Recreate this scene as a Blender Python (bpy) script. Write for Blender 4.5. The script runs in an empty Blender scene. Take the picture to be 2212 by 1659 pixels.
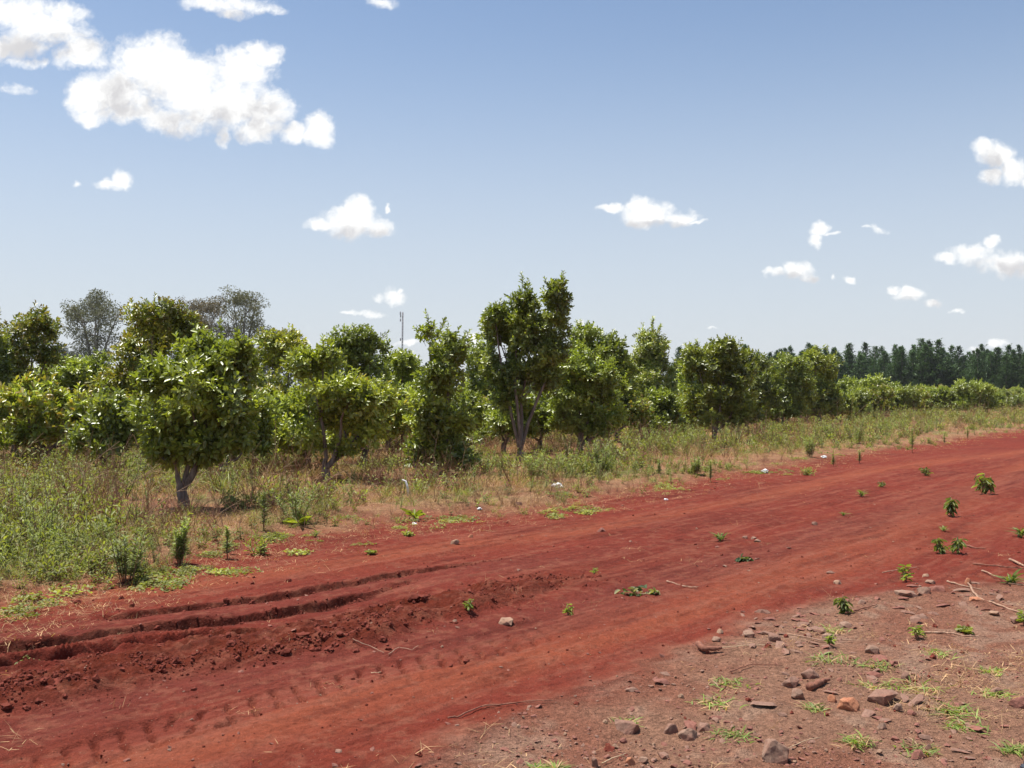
import bpy, bmesh, math, random
import numpy as np
from mathutils import Vector
R = math.radians
PI = math.pi
rng = np.random.default_rng(7)
random.seed(7)
sc = bpy.context.scene
COL = sc.collection

# ------------------------------------------------------------------ camera
HC = 1.7                 # eye height, metres
F = 2171.0               # focal length in units of the 2212-wide picture
CX, HY = 1106.0, 842.5   # middle column and horizon row of that picture
cam_d = bpy.data.cameras.new("camera")
cam_d.sensor_width = 36.0
cam_d.lens = 36.0 * F / 2212.0
cam_d.clip_start = 0.05
cam_d.clip_end = 9000
cam = bpy.data.objects.new("camera", cam_d)
COL.objects.link(cam)
cam.location = (0, 0, HC)
cam.rotation_euler = (R(90) + math.atan((HY - 829.5) / F), 0, 0)
sc.camera = cam

# ------------------------------------------------------------------ light
SUN_EL, SUN_AZ = 71.0, -66.0       # azimuth measured from +Y (view direction), minus = to the left
sun_d = bpy.data.lights.new("sun", 'SUN')
sun_d.energy = 5.0
sun_d.angle = R(0.53)
sun_d.color = (1.0, 0.965, 0.90)
sun = bpy.data.objects.new("sun", sun_d)
COL.objects.link(sun)
sdir = Vector((math.sin(R(SUN_AZ)) * math.cos(R(SUN_EL)), math.cos(R(SUN_AZ)) * math.cos(R(SUN_EL)), math.sin(R(SUN_EL))))
sun.rotation_euler = sdir.to_track_quat('Z', 'Y').to_euler()
sun.location = sdir * 50

sc.view_settings.view_transform = 'Standard'
sc.view_settings.look = 'None'
sc.view_settings.exposure = 0.60
sc.view_settings.gamma = 1.0
sc.view_settings.use_curve_mapping = False
sc.cycles.max_bounces = 5
sc.cycles.diffuse_bounces = 2
sc.cycles.transparent_max_bounces = 4
sc.cycles.transmission_bounces = 3
sc.cycles.volume_bounces = 0
sc.cycles.sample_clamp_indirect = 6

# ------------------------------------------------------------------ world: sky and clouds
world = bpy.data.worlds.new("World")
sc.world = world
world.use_nodes = True
WN = world.node_tree.nodes
WL = world.node_tree.links
WN.clear()
def wn(t, **kw):
    n = WN.new(t)
    for k, v in kw.items(): setattr(n, k, v)
    return n
def wmath(op, a, b=None, c=None, clamp=False):
    n = wn('ShaderNodeMath', operation=op, use_clamp=clamp)
    for i, v in enumerate((a, b, c)):
        if v is None: continue
        if isinstance(v, (int, float)): n.inputs[i].default_value = v
        else: WL.new(v, n.inputs[i])
    return n.outputs[0]
def wvec(op, a, b=None, c=None):
    n = wn('ShaderNodeVectorMath', operation=op)
    for i, v in enumerate((a, b, c)):
        if v is None: continue
        if isinstance(v, tuple): n.inputs[i].default_value = v
        else: WL.new(v, n.inputs[i])
    return n.outputs['Value'] if op in ('DOT_PRODUCT', 'LENGTH') else n.outputs[0]
def wmap(v, a, b, c, d, kind='SMOOTHSTEP'):
    n = wn('ShaderNodeMapRange', interpolation_type=kind)
    WL.new(v, n.inputs[0])
    for i, x in enumerate((a, b, c, d)): n.inputs[i + 1].default_value = x
    return n.outputs[0]
sky = wn('ShaderNodeTexSky', sky_type='NISHITA', sun_disc=False)
sky.sun_elevation = R(SUN_EL)
sky.sun_rotation = R(SUN_AZ)
sky.air_density = 1.0
sky.dust_density = 0.9
sky.ozone_density = 1.6
sky.altitude = 150
SKY_STRENGTH = 0.090
geo = wn('ShaderNodeTexCoord')
sep = wn('ShaderNodeSeparateXYZ')
WL.new(geo.outputs['Generated'], sep.inputs[0])
sx, sy, sz = sep.outputs
ysafe = wmath('MAXIMUM', sy, 0.02)
u = wmath('DIVIDE', sx, ysafe)
v = wmath('DIVIDE', sz, ysafe)
comb = wn('ShaderNodeCombineXYZ')
WL.new(u, comb.inputs[0]); WL.new(v, comb.inputs[1])
uv = comb.outputs[0]
def wnoise(vec, scale, detail, rough, dist=0.0, color=False):
    n = wn('ShaderNodeTexNoise')
    WL.new(vec, n.inputs['Vector'])
    n.inputs['Scale'].default_value = scale
    n.inputs['Detail'].default_value = detail
    n.inputs['Roughness'].default_value = rough
    n.inputs['Distortion'].default_value = dist
    return n.outputs['Color'] if color else n.outputs['Fac']
warp = wnoise(uv, 26.0, 3.0, 0.55, color=True)
uvw = wvec('MULTIPLY_ADD', warp, (0.024, 0.024, 0), uv)
warp2 = wnoise(uv, 95.0, 3.0, 0.6, color=True)
uvw = wvec('MULTIPLY_ADD', warp2, (0.007, 0.007, 0), uvw)
WOFF = (0.0155, 0.0155)
# cumulus puffs as soft ellipses in sky direction space: (column, row, half width, half height, strength)
PUFFS = [
 (330,140,105,75,1.1),(250,195,92,62,1.1),(198,208,58,58,1.05),(400,185,115,75,1.15),(520,150,80,55,1.1),(490,225,125,66,1.1),
 (575,235,66,56,1.05),(562,118,48,32,1.05),(688,280,38,42,1.1),(640,288,42,26,1.0),(390,260,115,36,1.0),(480,300,26,30,.8),(290,235,72,40,1.0),
 (190,245,32,34,.95),(560,280,70,34,.95),
 (10,25,130,48,1.0),(95,66,115,44,1.0),(172,115,66,44,1.0),(30,98,95,34,.95),(130,25,80,32,.85),(35,188,55,24,.62),(140,55,80,26,.7),(60,130,80,18,.7),
 (515,12,105,24,.85),(440,0,60,24,.85),(500,32,40,18,.8),(570,18,60,20,.72),(825,4,44,18,.75),(650,30,14,12,.5),
 (232,390,36,15,.8),(262,388,30,20,.9),(162,397,14,10,.65),(100,405,45,5,.4),(322,340,6,8,.4),
 (755,478,70,36,1.05),(770,462,42,34,1.1),(695,482,42,16,.85),(810,490,46,22,.9),(836,455,9,9,.9),(855,512,14,7,.5),
 (1400,462,62,34,1.1),(1330,448,42,12,.8),(1465,470,52,20,.95),(1385,448,32,28,1.05),(1378,480,32,15,.95),(1300,432,18,6,.5),(1505,480,30,6,.7),
 (1772,492,28,22,1.0),(1763,522,20,22,.95),(1800,505,24,8,.8),(1902,494,32,11,.72),(1925,505,16,8,.55),(1872,494,18,7,.6),
 (1720,582,42,20,.95),(1675,590,34,12,.75),(1745,598,28,14,.8),(1838,600,15,11,.7),(1803,600,10,8,.6),
 (1960,636,40,20,.95),(1925,626,22,12,.85),(2005,655,30,12,.85),(2068,672,26,7,.62),(1711,650,14,11,.55),(1933,588,16,4,.4),
 (2105,548,62,28,.95),(2170,572,66,32,1.0),(2050,556,40,13,.85),(2140,522,20,18,1.0),(2235,590,50,30,1.0),
 (2150,335,44,38,1.05),(2190,372,46,32,1.0),(2128,318,24,26,1.0),(2135,385,32,20,1.0),(2240,390,50,28,1.0),
 (852,636,30,20,.85),(818,640,22,14,.6),(800,677,50,9,.75),(752,674,24,8,.65),(862,625,12,10,.8),
 (2160,742,30,14,.85),(2110,755,26,9,.75),(1540,708,20,5,.6),
 (640,742,32,16,.9),(1018,740,22,26,.9),(1258,692,14,12,.9),(880,742,36,9,.7),(1330,745,20,14,.8),(1010,620,9,7,.35),(600,355,22,7,.3),
]
field = None
for (cx, cy, rx, ry, st) in PUFFS:
    if st < .6: continue
    st = st + (.05 if rx < 60 else .0)
    uc, vc, ru, rv = (cx - CX) / F, (HY - cy) / F, rx / F, ry / F
    m = wvec('MULTIPLY_ADD', uvw, (1 / ru, 1 / rv, 0), (-(uc + WOFF[0]) / ru, -(vc + WOFF[1]) / rv, 0))
    d2 = wvec('DOT_PRODUCT', m, m)
    f1 = wmath('SUBTRACT', st, d2)
    field = f1 if field is None else wmath('MAXIMUM', field, f1)
edge_n = wnoise(uv, 42.0, 7.0, 0.62, 0.3)
fld = wmath('ADD', field, wmath('MULTIPLY_ADD', edge_n, 1.6, -0.86))
edge_f = wnoise(uvw, 130.0, 4.0, 0.6)
fld = wmath('ADD', fld, wmath('MULTIPLY_ADD', edge_f, 0.9, -0.45))
alpha = wmap(fld, -0.16, 0.95, 0.0, 1.0)
front = wmath('GREATER_THAN', sy, 0.05)
alpha = wmath('MULTIPLY', alpha, front)
# a few more clouds of the same kind all round, outside the mapped part of the sky
zsafe = wmath('MAXIMUM', sz, 0.03)
comb2 = wn('ShaderNodeCombineXYZ')
WL.new(wmath('DIVIDE', sx, zsafe), comb2.inputs[0]); WL.new(wmath('DIVIDE', sy, zsafe), comb2.inputs[1])
n2 = wnoise(comb2.outputs[0], 1.1, 7.0, 0.58)
al2 = wmap(n2, 0.60, 0.70, 0.0, 1.0)
inside = wmath('MULTIPLY', wmath('MULTIPLY', front, wmath('LESS_THAN', wmath('ABSOLUTE', u), 0.60)), wmath('LESS_THAN', v, 0.46))
al2 = wmath('MULTIPLY', al2, wmath('SUBTRACT', 1.0, inside))
al2 = wmath('MULTIPLY', al2, wmap(sz, 0.03, 0.2, 0.0, 0.9))
alpha = wmath('MAXIMUM', alpha, al2)
# body shade of the clouds: greyer undersides
shade = None
for (cx, cy, rx, ry) in [(275,212,75,45),(470,272,150,36),(565,232,36,28),(380,285,120,26),(765,505,80,20),(1410,492,90,16),(2150,385,60,28),
                         (2150,590,110,24),(1980,658,60,14),(1730,600,50,12),(100,100,120,30),(2140,360,24,40),(500,40,80,14)]:
    m = wvec('MULTIPLY_ADD', uvw, (F / rx, F / ry, 0), (-((cx - CX) / F + WOFF[0]) * F / rx, -((HY - cy) / F + WOFF[1]) * F / ry, 0))
    f1 = wmath('SUBTRACT', 1.0, wvec('DOT_PRODUCT', m, m))
    shade = f1 if shade is None else wmath('MAXIMUM', shade, f1)
sn = wnoise(uvw, 30.0, 6.0, 0.6)
sh = wmath('MULTIPLY', wmap(shade, -0.9, 0.8, 0.0, 1.0), wmap(sn, 0.36, 0.60, 0.1, 1.0))
ccol = wn('ShaderNodeMixRGB')
WL.new(sh, ccol.inputs[0])
ccol.inputs[1].default_value = (.74, .74, .73, 1)
ccol.inputs[2].default_value = (0.47, 0.465, 0.475, 1)
ccs = wn('ShaderNodeVectorMath', operation='SCALE')
WL.new(ccol.outputs[0], ccs.inputs[0]); ccs.inputs['Scale'].default_value = 1.0 / SKY_STRENGTH
# low sky is a little warmer and paler than a clean atmosphere
hz = wmap(sz, -0.02, 0.44, 1.0, 0.0, 'SMOOTHERSTEP')
mixh = wn('ShaderNodeMixRGB', blend_type='MIX')
WL.new(wmath('MULTIPLY', hz, 0.78), mixh.inputs[0]); WL.new(sky.outputs[0], mixh.inputs[1])
mixh.inputs[2].default_value = (0.445 / SKY_STRENGTH, 0.475 / SKY_STRENGTH, 0.525 / SKY_STRENGTH, 1)
mixc = wn('ShaderNodeMixRGB')
WL.new(alpha, mixc.inputs[0]); WL.new(mixh.outputs[0], mixc.inputs[1]); WL.new(ccs.outputs[0], mixc.inputs[2])
bg = wn('ShaderNodeBackground')
bg.inputs['Strength'].default_value = SKY_STRENGTH
WL.new(mixc.outputs[0], bg.inputs['Color'])
wo = wn('ShaderNodeOutputWorld')
WL.new(bg.outputs[0], wo.inputs['Surface'])

# ------------------------------------------------------------------ noise and geometry helpers
def _hash(ix, iy, seed):
    h = (ix.astype(np.int64) * 374761393 + iy.astype(np.int64) * 668265263 + seed * 1442695041) & 0xFFFFFFFF
    h = ((h ^ (h >> 13)) * 1274126177) & 0xFFFFFFFF
    h = h ^ (h >> 16)
    return (h & 0xFFFFFF) / float(0xFFFFFF)
def vn(x, y, seed=0):
    x = np.asarray(x, float); y = np.asarray(y, float)
    ix = np.floor(x); iy = np.floor(y)
    fx = x - ix; fy = y - iy
    fx = fx * fx * (3 - 2 * fx); fy = fy * fy * (3 - 2 * fy)
    a = _hash(ix, iy, seed); b = _hash(ix + 1, iy, seed); c = _hash(ix, iy + 1, seed); d = _hash(ix + 1, iy + 1, seed)
    return (a * (1 - fx) + b * fx) * (1 - fy) + (c * (1 - fx) + d * fx) * fy
def fbm(x, y, seed=0, o=4, g=0.5):
    s = 0; a = 1; t = 0
    for i in range(o):
        s = s + a * vn(x * 2 ** i + 17.3 * i, y * 2 ** i - 9.1 * i, seed + i); t += a; a *= g
    return s / t
def sstep(a, b, x):
    t = np.clip((x - a) / (b - a), 0, 1)
    return t * t * (3 - 2 * t)
def gp(px, py):
    """the flat ground point that a pixel of the 2212-wide picture shows"""
    d = HC * F / (py - HY)
    return ((px - CX) / F * d, d)
def poly(pts): return np.array([gp(*p) for p in pts])
def pdist(P, X, Y):
    """distance to a polyline, signed (plus = beyond it, to the left of its direction), and the length along it"""
    best = np.full(X.shape, 1e9); sgn = np.zeros(X.shape); al = np.zeros(X.shape); acc = 0.0
    n = len(P) - 1
    for i in range(n):
        a, b = P[i], P[i + 1]
        d = b - a; L = math.hypot(*d)
        t = ((X - a[0]) * d[0] + (Y - a[1]) * d[1]) / (L * L)
        lo = -1e9 if i == 0 else 0; hi = 1e9 if i == n - 1 else 1
        t = np.clip(t, lo, hi)
        qx, qy = a[0] + t * d[0], a[1] + t * d[1]
        dd = np.hypot(X - qx, Y - qy)
        cr = d[0] * (Y - a[1]) - d[1] * (X - a[0])
        m = dd < best
        best = np.where(m, dd, best); sgn = np.where(m, np.sign(cr), sgn); al = np.where(m, acc + t * L, al)
        acc += L
    return best * sgn, al, acc

# lines of the place, read off the picture on flat ground
E_L = poly([(-200,1392),(0,1338),(180,1288),(300,1250),(450,1218),(600,1184),(780,1152),(930,1126),(1160,1112),(1300,1085),(1470,1052),(1640,1022),(1800,994),(2000,966),(2212,932),(2400,908),(2600,890)])
E_R = poly([(600,1810),(860,1662),(1103,1546),(1280,1465),(1430,1404),(1530,1368),(1650,1322),(1800,1290),(2000,1262),(2212,1238),(2500,1200)])
RUT_A = poly([(205,1337),(400,1312),(550,1293),(665,1275),(780,1256),(900,1232),(1050,1210),(1130,1196)])
RUT_B = poly([(-60,1412),(0,1404),(125,1388),(225,1368),(350,1356),(462,1344),(553,1332),(680,1312),(780,1291),(853,1266),(938,1244)])
BERM = poly([(-100,1530),(0,1508),(150,1478),(300,1446),(470,1418),(628,1398),(740,1378),(830,1350),(950,1322),(1050,1296),(1150,1268),(1235,1250)])
TREAD = poly([(75,1634),(205,1592),(325,1555),(437,1535),(603,1489),(727,1457),(878,1424),(978,1404),(1100,1376),(1300,1320)])
FINE = poly([(-60,1430),(0,1425),(150,1400),(300,1380),(450,1362)])
OR1 = poly([(500,1250),(700,1225),(900,1192),(1200,1150),(1600,1082),(1900,1012),(2212,975)])
OR2 = poly([(0,1720),(200,1659),(400,1612),(800,1502),(1200,1400),(1600,1262),(1900,1150),(2212,1012)])
OR3 = poly([(300,1659),(700,1560),(1000,1470),(1300,1390),(1500,1330)])
PURP = poly([(0,1592),(300,1500),(600,1440),(900,1388),(1200,1336),(1500,1235),(1750,1165),(2000,1090)])
rd = (OR1[-2] - OR1[0]); rd = rd / np.hypot(*rd)           # along the road
HOLES = [(95,1428,1.2),(180,1415,1.0),(258,1398,1.0),(335,1388,1.1),(405,1377,.9),(462,1367,.9),(640,1352,.6),(600,1376,.5),(700,1345,.5),(410,1406,.9),(0,1444,1.0),(530,1392,.6)]

def zones(X, Y):
    eL, aL, _ = pdist(E_L, X, Y)
    eR, aR, _ = pdist(E_R, X, Y)
    nz = (fbm(X * 1.4, Y * 1.4, 3, 4) - .5)
    return eL + nz * 0.75, -eR + nz * 0.5     # verge > 0 beyond the road; gravel > 0 this side of it

def jag_(X, Y): return (fbm(X * 6, Y * 6, 61, 3, .55) - .5) * 0.15
def soil(X, Y, full=True):
    X = np.asarray(X, float); Y = np.asarray(Y, float)
    vg, gr = zones(X, Y)
    S = X * rd[0] + Y * rd[1]; T = -X * rd[1] + Y * rd[0]
    near = sstep(34, 20, Y)
    h = 0.05 * (fbm(X * .35, Y * .35, 11, 3) - .5)
    inroad = sstep(0.3, -0.3, vg) * sstep(0.2, -0.2, gr)
    # general crumb
    h += (fbm(X * 5, Y * 5, 21, 4) - .5) * 0.026 * near
    h += (np.abs(fbm(X * 16, Y * 16, 23, 3, .6) - .5)) * 0.022 * near
    # lengthwise wheel wear
    h += (fbm(S * .5, T * 9, 31, 4, .6) - .5) * 0.030 * inroad * near
    wear = (fbm(S * .25, T * 2.2, 35, 3) - .5)
    h += wear * 0.05 * inroad
    # verge lies higher and is hummocky, with a crumbling lip
    h += sstep(-0.1, 1.2, vg) * 0.10 + sstep(0, .8, vg) * (fbm(X * 1.7, Y * 1.7, 41, 3) - .5) * 0.10
    # gravel side
    g = sstep(-0.1, .6, gr)
    h += g * (fbm(X * 2.2, Y * 2.2, 51, 4) - .5) * 0.06 + g * (fbm(X * 14, Y * 14, 52, 3) - .5) * 0.014
    # ruts: a crumbled wall on the far side, a floor that rises again towards the near side
    jag = (fbm(X * 6, Y * 6, 61, 3, .55) - .5) * 0.17
    def rut(P, depth, w, lump):
        d, a, L = pdist(P, X, Y)
        s = -d + jag * lump
        fade = sstep(-.15, .35, a) * sstep(L + .3, L - 2.2, a)
        cut = sstep(-.012, .012, s) * np.exp(-np.maximum(s, 0) / w)
        lip = np.exp(-((s + .05) / .045) ** 2) * .35 * (.4 + vn(X * 9, Y * 9, 5))
        return fade * depth * (lip - cut) * (0.75 + .5 * fbm(a * 3, a * 0, 66, 3))
    h += rut(RUT_A, .060, .075, .9) + rut(RUT_B, .080, .085, .7)
    # fine pressed lines
    d, a, L = pdist(FINE, X, Y)
    h += np.exp(-(d / .2) ** 4) * .012 * np.sin(d * 2 * PI / .05 + 1.5 * fbm(a * 2, d, 8)) * sstep(L + .3, L - .5, a)
    for (px, py, k) in HOLES:
        qx, qy = gp(px, py)
        dx, dy = X - qx, Y - qy
        a_ = dx * rd[0] + dy * rd[1]; b_ = -dx * rd[1] + dy * rd[0]
        q = (a_ / (.17 * k)) ** 2 + ((b_ + .25 * a_) / (.075 * k)) ** 2
        h += -.12 * k * np.exp(-q ** 1.5) + .03 * k * np.exp(-((q - 1.8) / .7) ** 2)
    # berm of loose crumbs
    d, a, L = pdist(BERM, X, Y)
    bw = .40 + .12 * (fbm(a * 1.3, a * 0, 71, 2) - .5)
    bm = sstep(bw, bw * .55, np.abs(d + .25 * (fbm(X * 2.5, Y * 2.5, 72, 3) - .5))) * sstep(L + .6, L - .8, a)
    bil = np.abs(fbm(X * 9, Y * 9, 73, 4, .6) - .5) * 2
    h += bm * (.030 + .115 * (fbm(X * 4, Y * 4, 74, 3) - .35) * .8 + .065 * (.5 - bil))
    # print of a lugged tyre
    d, a, L = pdist(TREAD, X, Y)
    t = -d
    band = sstep(-.02, .02, t) * sstep(.34, .26, t)
    ph = (a + .55 * t) / .15 + .10 * (fbm(a * 2, t * 2, 77, 2) - .5)
    fr = np.abs((ph % 1) - .5) * 2
    lug = sstep(.72, .95, fr) * (sstep(0, .03, t) * sstep(.15, .11, t) + sstep(.17, .19, t) * sstep(.33, .28, t))
    tf = sstep(-.3, .3, a) * sstep(L, L - 2.0, a)
    h += tf * (-.014 * band - .040 * lug)
    if not full: return h
    # ---------------- colours of the soil kinds (linear)
    def mixc(c, m, k): return c * (1 - m[..., None]) + np.array(k) * m[..., None]
    c = np.zeros(X.shape + (3,)) + np.array((.205, .042, .030))
    n1 = fbm(X * .9, Y * .9, 81, 4); n2_ = fbm(S * .4, T * 3, 82, 4, .6)
    c = mixc(c, sstep(.45, .75, n1) * .6, (.150, .034, .026))
    c = mixc(c, sstep(.5, .8, n2_) * .55, (.215, .050, .031))
    for P, w, k in ((OR1, .26, .8), (OR2, .32, .75), (OR3, .22, .5)):
        d, a, L = pdist(P, X, Y)
        w = w * (1 + .02 * Y)
        m = np.exp(-((d + .5 * (fbm(S * .3, T * 2, 84, 3) - .5)) / w) ** 2)
        c = mixc(c, m * k * (.45 + .9 * fbm(S * .6, T * 4, 85, 4, .6)).clip(0, 1), (.300, .088, .052))
    d, a, L = pdist(PURP, X, Y)
    c = mixc(c, np.exp(-((d + .3 * (fbm(X * 1.5, Y * 1.5, 86, 3) - .5)) / .40) ** 4) * .55, (.165, .046, .038))
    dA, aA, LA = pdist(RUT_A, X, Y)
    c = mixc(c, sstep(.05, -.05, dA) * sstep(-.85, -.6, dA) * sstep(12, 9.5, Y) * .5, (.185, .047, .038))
    for P_, k_ in ((RUT_A, .8), (RUT_B, .9)):             # shade of the rut walls, painted dark into the soil colour
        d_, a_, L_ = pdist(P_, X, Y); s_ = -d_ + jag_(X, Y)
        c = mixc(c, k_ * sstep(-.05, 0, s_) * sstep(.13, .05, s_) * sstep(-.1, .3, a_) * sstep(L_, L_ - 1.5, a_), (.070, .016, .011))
    c = mixc(c, bm * .85, (.125, .026, .014))
    c = mixc(c, tf * band * .5, (.225, .058, .044))
    # pale dust lying lengthwise and darker damp crust
    c = mixc(c, sstep(.50, .72, fbm(S * .8, T * 11, 93, 4, .65)) * .45 * near, (.300, .110, .080))
    c = mixc(c, sstep(.52, .72, fbm(S * 1.1, T * 10, 94, 4, .7)) * .45 * near, (.105, .024, .018))
    c = mixc(c, sstep(.56, .70, fbm(X * 11, Y * 11, 95, 3, .7)) * .4 * near, (.300, .120, .085))
    # gravel
    gg = sstep(-.15, .45, gr + .35 * (fbm(X * 3, Y * 3, 87, 4) - .5)) * sstep(15, 8.5, Y)
    cg = np.zeros(X.shape + (3,)) + np.array((.335, .195, .145))
    cg = mixc(cg, sstep(.42, .7, fbm(X * 1.2, Y * 1.2, 88, 4)) * .8, (.29, .125, .090))
    cg = mixc(cg, sstep(.55, .75, fbm(X * 4.5, Y * 4.5, 89, 3)) * .5, (.44, .32, .26))
    c = c * (1 - gg[..., None]) + cg * gg[..., None]
    # verge soil: straw and leaf litter over red earth
    vv = sstep(-.05, .9, vg + .5 * (fbm(X * 4, Y * 4, 90, 4) - .5))
    cv = np.zeros(X.shape + (3,)) + np.array((.300, .160, .088))
    cv = mixc(cv, sstep(.4, .65, fbm(X * 2.6, Y * 2.6, 91, 4)), (.230, .105, .060))
    cv = mixc(cv, sstep(.5, .7, fbm(X * .8, Y * .8, 92, 4)) * sstep(.3, 2.0, vg), (.150, .130, .055))
    c = (c * np.array((.84, .75, .64))) * (1 - vv[..., None]) + cv * .92 * vv[..., None]
    far = sstep(70, 130, Y)
    c = mixc(c, far, (.090, .085, .034))
    kind = np.where(vg > .05, 1, np.where((gr > .1) & (Y < 16), 2, 0))
    return h, c, kind

def hz_(x, y):
    return float(soil(np.array([x]), np.array([y]), False)[0])

# ------------------------------------------------------------------ materials
def new_mat(name):
    m = bpy.data.materials.new(name); m.use_nodes = True
    nt = m.node_tree; b = nt.nodes['Principled BSDF']
    return m, nt, b
def N(nt, t, **kw):
    n = nt.nodes.new(t)
    for k, v in kw.items(): setattr(n, k, v)
    return n
def noise_node(nt, vec, scale, detail=4, rough=.6):
    n = N(nt, 'ShaderNodeTexNoise'); nt.links.new(vec, n.inputs['Vector'])
    n.inputs['Scale'].default_value = scale; n.inputs['Detail'].default_value = detail; n.inputs['Roughness'].default_value = rough
    return n
def maprange(nt, s, a, b, c, d):
    n = N(nt, 'ShaderNodeMapRange'); nt.links.new(s, n.inputs[0])
    for i, x in enumerate((a, b, c, d)): n.inputs[i + 1].default_value = x
    return n.outputs[0]
def mul_col(nt, col, fac):
    n = N(nt, 'ShaderNodeVectorMath', operation='SCALE'); nt.links.new(col, n.inputs[0]); nt.links.new(fac, n.inputs['Scale'])
    return n.outputs[0]

def soil_mat(name, grain, specks, bump):
    m, nt, b = new_mat(name)
    at = N(nt, 'ShaderNodeAttribute', attribute_name='Col')
    tc = N(nt, 'ShaderNodeTexCoord'); P = tc.outputs['Object']
    n1 = noise_node(nt, P, 38, 6, .72); n2 = noise_node(nt, P, 11, 6, .7); n3 = noise_node(nt, P, 150, 3, .7)
    f = N(nt, 'ShaderNodeMath', operation='MULTIPLY')
    nt.links.new(maprange(nt, n1.outputs[0], .3, .7, 1 - grain, 1 + grain), f.inputs[0])
    nt.links.new(maprange(nt, n2.outputs[0], .3, .7, .82, 1.18), f.inputs[1])
    f2 = N(nt, 'ShaderNodeMath', operation='MULTIPLY'); nt.links.new(f.outputs[0], f2.inputs[0])
    nt.links.new(maprange(nt, n3.outputs[0], .3, .7, 1 - grain, 1 + grain), f2.inputs[1])
    base = mul_col(nt, at.outputs['Color'], f2.outputs[0])
    # pale grit
    vo = N(nt, 'ShaderNodeTexVoronoi'); nt.links.new(P, vo.inputs['Vector']); vo.inputs['Scale'].default_value = 75
    th = maprange(nt, vo.outputs['Distance'], .10, .22, 1, 0)
    rnd = N(nt, 'ShaderNodeSeparateColor'); nt.links.new(vo.outputs['Color'], rnd.inputs[0])
    gate = N(nt, 'ShaderNodeMath', operation='GREATER_THAN'); nt.links.new(rnd.outputs[0], gate.inputs[0]); gate.inputs[1].default_value = 1 - specks
    fac = N(nt, 'ShaderNodeMath', operation='MULTIPLY'); nt.links.new(th, fac.inputs[0]); nt.links.new(gate.outputs[0], fac.inputs[1])
    mx = N(nt, 'ShaderNodeMixRGB'); nt.links.new(fac.outputs[0], mx.inputs[0]); nt.links.new(base, mx.inputs[1])
    mx.inputs[2].default_value = (.42, .25, .17, 1)
    nt.links.new(mx.outputs[0], b.inputs['Base Color'])
    b.inputs['Roughness'].default_value = .92
    b.inputs['Specular IOR Level'].default_value = .08
    bp = N(nt, 'ShaderNodeBump'); bp.inputs['Strength'].default_value = bump; bp.inputs['Distance'].default_value = .03
    hs = N(nt, 'ShaderNodeMath', operation='MULTIPLY_ADD'); nt.links.new(n3.outputs[0], hs.inputs[0]); hs.inputs[1].default_value = .35
    h2 = N(nt, 'ShaderNodeMath', operation='MULTIPLY_ADD'); nt.links.new(n2.outputs[0], h2.inputs[0]); h2.inputs[1].default_value = 2.2; nt.links.new(n1.outputs[0], h2.inputs[2]); nt.links.new(h2.outputs[0], hs.inputs[2])
    nt.links.new(hs.outputs[0], bp.inputs['Height']); nt.links.new(bp.outputs[0], b.inputs['Normal'])
    return m
M_ROAD = soil_mat("red_earth", .22, .05, .8)
M_GRAV = soil_mat("gravelly_earth", .48, .38, 1.0)
M_VERGE = soil_mat("littered_earth", .35, .12, .8)

def foliage_mat(name, rough=.42, transl=.28, spec=.5, var=.25):
    m, nt, b = new_mat(name)
    at = N(nt, 'ShaderNodeAttribute', attribute_name='Col')
    tc = N(nt, 'ShaderNodeTexCoord')
    n = noise_node(nt, tc.outputs['Object'], 2.3, 3, .6)
    oi = N(nt, 'ShaderNodeObjectInfo')
    f = N(nt, 'ShaderNodeMath', operation='MULTIPLY')
    nt.links.new(maprange(nt, n.outputs[0], .3, .7, 1 - var, 1 + var), f.inputs[0])
    nt.links.new(maprange(nt, oi.outputs['Random'], 0, 1, .82, 1.18), f.inputs[1])
    c = mul_col(nt, at.outputs['Color'], f.outputs[0])
    nt.links.new(c, b.inputs['Base Color'])
    b.inputs['Roughness'].default_value = rough
    b.inputs['Specular IOR Level'].default_value = spec
    tr = N(nt, 'ShaderNodeBsdfTranslucent')
    tcx = N(nt, 'ShaderNodeMixRGB', blend_type='MULTIPLY'); tcx.inputs[0].default_value = 1
    nt.links.new(c, tcx.inputs[1]); tcx.inputs[2].default_value = (1.9, 2.0, .7, 1)
    nt.links.new(tcx.outputs[0], tr.inputs[0])
    mx = N(nt, 'ShaderNodeMixShader'); mx.inputs[0].default_value = transl
    nt.links.new(b.outputs[0], mx.inputs[1]); nt.links.new(tr.outputs[0], mx.inputs[2])
    nt.links.new(mx.outputs[0], nt.nodes['Material Output'].inputs[0])
    return m
M_LEAF = foliage_mat("glossy_leaf", .40, .25, .85)
M_WEED = foliage_mat("weed_leaf", .55, .30, .35)
M_NEEDLE = foliage_mat("needle", .6, .12, .3)
M_DRY = foliage_mat("dry_straw", .75, .15, .2)

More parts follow.
